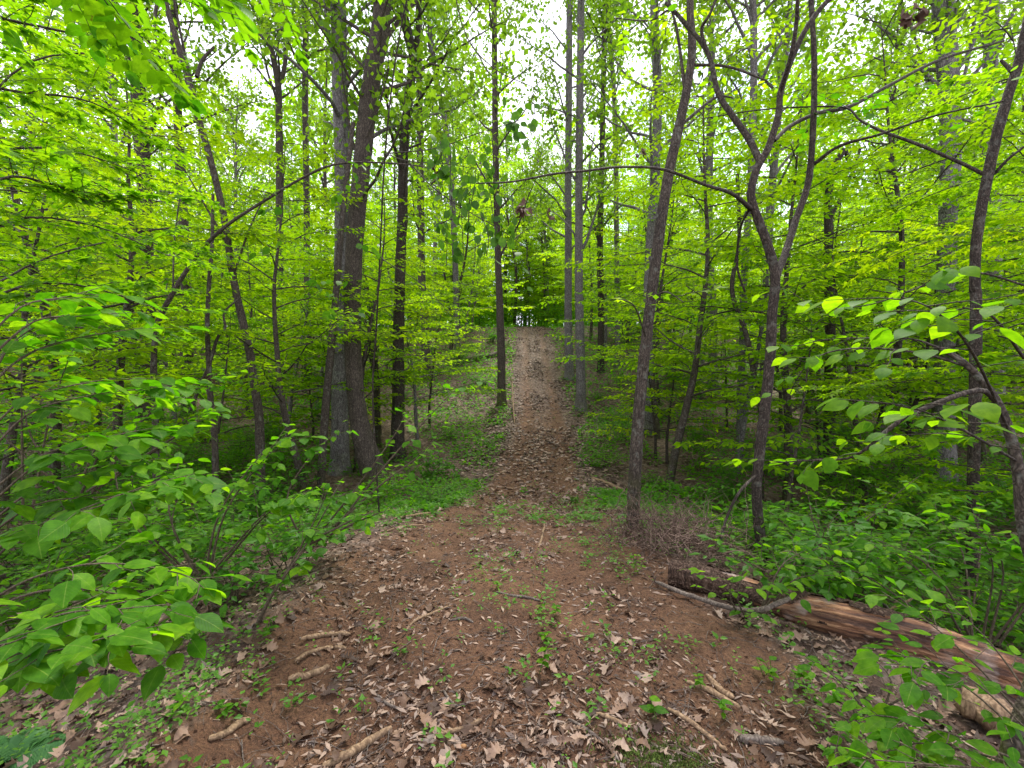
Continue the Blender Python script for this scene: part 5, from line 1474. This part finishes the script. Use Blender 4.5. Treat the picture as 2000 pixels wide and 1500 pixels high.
# seedlings one can tell apart on the dirt
for k, (x_, y_, hgt, sz, nl, lab) in enumerate([
        (1053, 1318, .16, .055, 9, 'leggy seedling with paired leaves standing alone on the trail'), (1283, 1415, .09, .06, 5, 'broad-leaved seedling by the bottom of the trail'), (440, 1405, .06, .045, 7, 'little bright seedling on the dark soil bank'),
        (1085, 1205, .07, .045, 7, 'bushy seedling higher up the trail middle'), (1050, 1195, .06, .04, 5, 'flat seedling just beside the bushy one'), (350, 1400, .07, .05, 5, 'pale seedling at the edge of the big-leaved shrubs'),
        (1065, 1255, .05, .045, 6, 'round leaf rosette above the leggy seedling'), (1370, 1350, .08, .035, 8, 'tuft of grassy sprout beside the grey stick'), (1420, 1410, .1, .045, 8, 'upright sprout next to the curled leaf'),
        (975, 1150, .06, .035, 8, 'sprout cluster left by the crooked twig'), (1250, 1120, .14, .045, 16, 'bright bushy sprout at the log end'), (1125, 990, .16, .05, 40, 'bright grassy tuft on the trail edge'),
        (1190, 1250, .05, .03, 6, 'tiny sprout on plain dirt past the leggy seedling'), (1560, 1330, .1, .045, 10, 'seedling in the litter before the log'), (610, 1040, .08, .05, 9, 'green sprig at the top of the soil bank'),
        (1490, 1320, .09, .045, 12, 'sprawling green herb below the twisted branch'), (520, 1240, .07, .04, 14, 'clump of tiny round leaves at the foot of the bent sapling')]):
    rg = np.random.default_rng(700 + k); g = G(x_, y_); rt = root('seedling', lab, 'seedling', tuple(g)); L = Leaves()
    ns = 1 if nl < 12 else 5
    for s_i in range(ns):
        bp = branch_path(rg, g + rg.normal(0, .03 * (ns > 1), 3) * (1, 1, 0), (rg.normal(0, .25), rg.normal(0, .25), 1), hgt, 4, 0, .12)
        link('stem', build_mesh('stem', [tubes_parts([tube(bp - g, .0016, 5)])], [M_HERB], True), rt)
        m = nl // ns; c = np.linspace(0, 1, 5)
        tt = np.linspace(.35, 1, m); pos = np.stack([np.interp(tt, c, bp[:, e]) for e in range(3)], -1)
        az = np.arange(m) * math.pi + np.arange(m) // 2 * 1.5 + rg.random() * 6; A = np.stack([np.cos(az), np.sin(az), rg.normal(.1, .15, m)], -1)
        L.add(pos, nrm(A), nrm(UP + rg.normal(0, .15, (m, 3))), sz * rg.uniform(.75, 1.15, m), rg.random(m))
    emit_leaves(rt, L, T_OV, M_NEAR, ME_OV, 60)

# ferns on the shaded bank
M_FERN = leaf_mat('fern_leaf', [(0, (.03, .10, .03)), (1, (.06, .16, .04))], [(0, (.05, .2, .04)), (1, (.1, .3, .05))], .3)


def fern(x_, y_, n, ln, lab, seed):
    rg = np.random.default_rng(seed); g = G(x_, y_); rt = root('fern', lab, 'fern', tuple(g))
    for f in range(n):
        az = f * 6.28 / n + rg.normal(0, .25); el = R(rg.uniform(30, 60))
        bp = branch_path(rg, (0, 0, 0), (math.cos(az) * math.cos(el), math.sin(az) * math.cos(el), math.sin(el)), ln * rg.uniform(.7, 1.1), 10, .12, .03, .11)
        c = np.linspace(0, 1, len(bp)); tt = np.repeat(np.linspace(.12, .99, 26), 2); m = len(tt)
        pos = np.stack([np.interp(tt, c, bp[:, e]) for e in range(3)], -1); d_ = nrm(np.gradient(bp, axis=0)); d_ = np.stack([np.interp(tt, c, d_[:, e]) for e in range(3)], -1)
        sd_ = nrm(np.cross(d_, UP)) * np.where(np.arange(m) % 2, 1, -1)[:, None]
        s = ln * .30 * np.sin(np.clip(tt * 1.05 + .12, 0, 1) * math.pi) ** .8 + .01
        V = stamp(T_NARROW, leaf_frames(nrm(sd_ + d_ * .35), nrm(np.cross(sd_, d_) * np.sign(np.cross(sd_, d_)[:, 2:3]) + rg.normal(0, .08, (m, 3)))), pos, s, rg.random(m))
        link('frond', build_mesh('frond', [tubes_parts([tube(bp, np.linspace(.002, .0008, len(bp)), 4)]), V], [M_FERN]), rt)


fern(395, 1075, 9, .42, 'spreading fern on the shaded bank behind the big-leaved shrubs', 801)
fern(520, 1010, 7, .35, 'smaller fern nearer the stout leaning tree', 802)
fern(20, 1500, 7, .3, 'fern in the bottom corner under the shrubs', 804)

# pebble and moss on the dirt
g = G(905, 1462); rg = np.random.default_rng(5)
th = np.linspace(0, np.pi, 9)[1:-1]; ph = np.linspace(0, 2 * np.pi, 12, endpoint=False)
V = np.array([[math.sin(a) * math.cos(b) * .014, math.sin(a) * math.sin(b) * .011, math.cos(a) * .007] for a in th for b in ph]) * (1 + .12 * rg.normal(0, 1, (84, 1)) * .5)
F = np.array([(i * 12 + j, i * 12 + (j + 1) % 12, (i + 1) * 12 + (j + 1) % 12, (i + 1) * 12 + j) for i in range(6) for j in range(12)])
V = np.vstack([V, [[0, 0, .007], [0, 0, -.007]]]); F3 = np.array([(84, j, (j + 1) % 12) for j in range(12)] + [(85, 72 + (j + 1) % 12, 72 + j) for j in range(12)])
mp_, np_, op_ = new_mat('ochre_stone'); pb = np_.nodes.new('ShaderNodeBsdfPrincipled'); pb.inputs['Roughness'].default_value = .7
np_.links.new(ramp(np_, [(.3, (.14, .06, .02)), (.7, (.3, .15, .05))], noise(np_, 90, 4).outputs['Fac']).outputs[0], pb.inputs['Base Color']); np_.links.new(pb.outputs[0], op_.inputs[0])
link('pebble', build_mesh('pebble', [(V, F, 0, None), (V, F3, 0, None)], [mp_], True), None, tuple(g + (0, 0, .006)), label='small orange pebble on the bare dirt', category='stone')
mm_, nm_, om_ = new_mat('moss'); pb = nm_.nodes.new('ShaderNodeBsdfPrincipled'); pb.inputs['Roughness'].default_value = .9
nm_.links.new(ramp(nm_, [(.3, (.03, .06, .008)), (.7, (.12, .17, .015))], noise(nm_, 60, 5).outputs['Fac']).outputs[0], pb.inputs['Base Color']); nm_.links.new(pb.outputs[0], om_.inputs[0])
g = G(1300, 1485); rg = np.random.default_rng(6); n_ = 2600
xy = rg.normal(0, 1, (n_, 2)) * (.11, .07) + g[:2]
pz = np.stack([xy[:, 0], xy[:, 1], height(xy[:, 0], xy[:, 1])], -1)
A = nrm(rg.normal(0, .5, (n_, 3)) + UP)
link('moss_patch', build_mesh('moss_patch', [stamp(T_NARROW, leaf_frames(A, nrm(rg.normal(0, 1, (n_, 3)))), pz - g, rg.uniform(.008, .02, n_), rg.random(n_))], [mm_]), None, tuple(g), kind='stuff', label='yellow-green moss patch on the dirt', category='moss')

# ------------------------------------------------------------------ labels by the neighbours each thing stands between
MARKS = [(275, 'wide dark trunk'), (450, 'lichen-grey leaning trunk'), (545, 'high-forking trunk'), (690, 'stout leaning tree'), (782, 'vine-hung trunk'), (826, 'bare brown trunk'), (976, 'trail-edge trunk'),
         (1120, 'close trunk pair'), (1262, 'slim leaning tree'), (1385, 'faint grey trunk'), (1455, 'crooked sapling'), (1512, 'forked tree'), (1620, 'twin-stemmed tree'), (1850, 'thick grey trunk'), (1925, 'slender dark tree')]
ORD = ['nearest', 'second nearest', 'third nearest', 'fourth nearest', 'fifth nearest', 'sixth nearest', 'seventh nearest', 'eighth nearest', 'ninth nearest', 'tenth nearest', 'eleventh nearest', 'twelfth nearest', 'thirteenth nearest', 'fourteenth nearest', 'fifteenth nearest']
buckets = {}
for o, adj, noun, z_ in AUTO:
    px_, _, zz_ = project(np.array([list(o.location)]))
    i_ = sum(px_[0] > m for m, _n in MARKS)
    buckets.setdefault((adj, noun, z_, i_), []).append((float(zz_[0]), o))
for (adj, noun, z_, i_), lst in buckets.items():
    lst.sort(key=lambda t_: t_[0])
    if i_ == 0:
        wh = f'outside the {MARKS[0][1]}'
    elif i_ == len(MARKS):
        wh = f'outside the {MARKS[-1][1]}'
    else:
        wh = f'between {MARKS[i_ - 1][1]} and {MARKS[i_][1]}'
    for n_, (d_, o) in enumerate(lst):
        o_ = '' if len(lst) == 1 else (ORD[n_] + ' ' if n_ < len(lst) - 1 or len(lst) == 2 and n_ == 0 else 'farthest ')
        o['label'] = f'{o_}{adj} {noun} {z_}, {wh}'
        if len(o['label'].replace('-', ' ').split()) > 16:
            o['label'] = o['label'].replace('lichen-grey ', '').replace('dark brown', 'dark').replace('high-forking', 'forking')
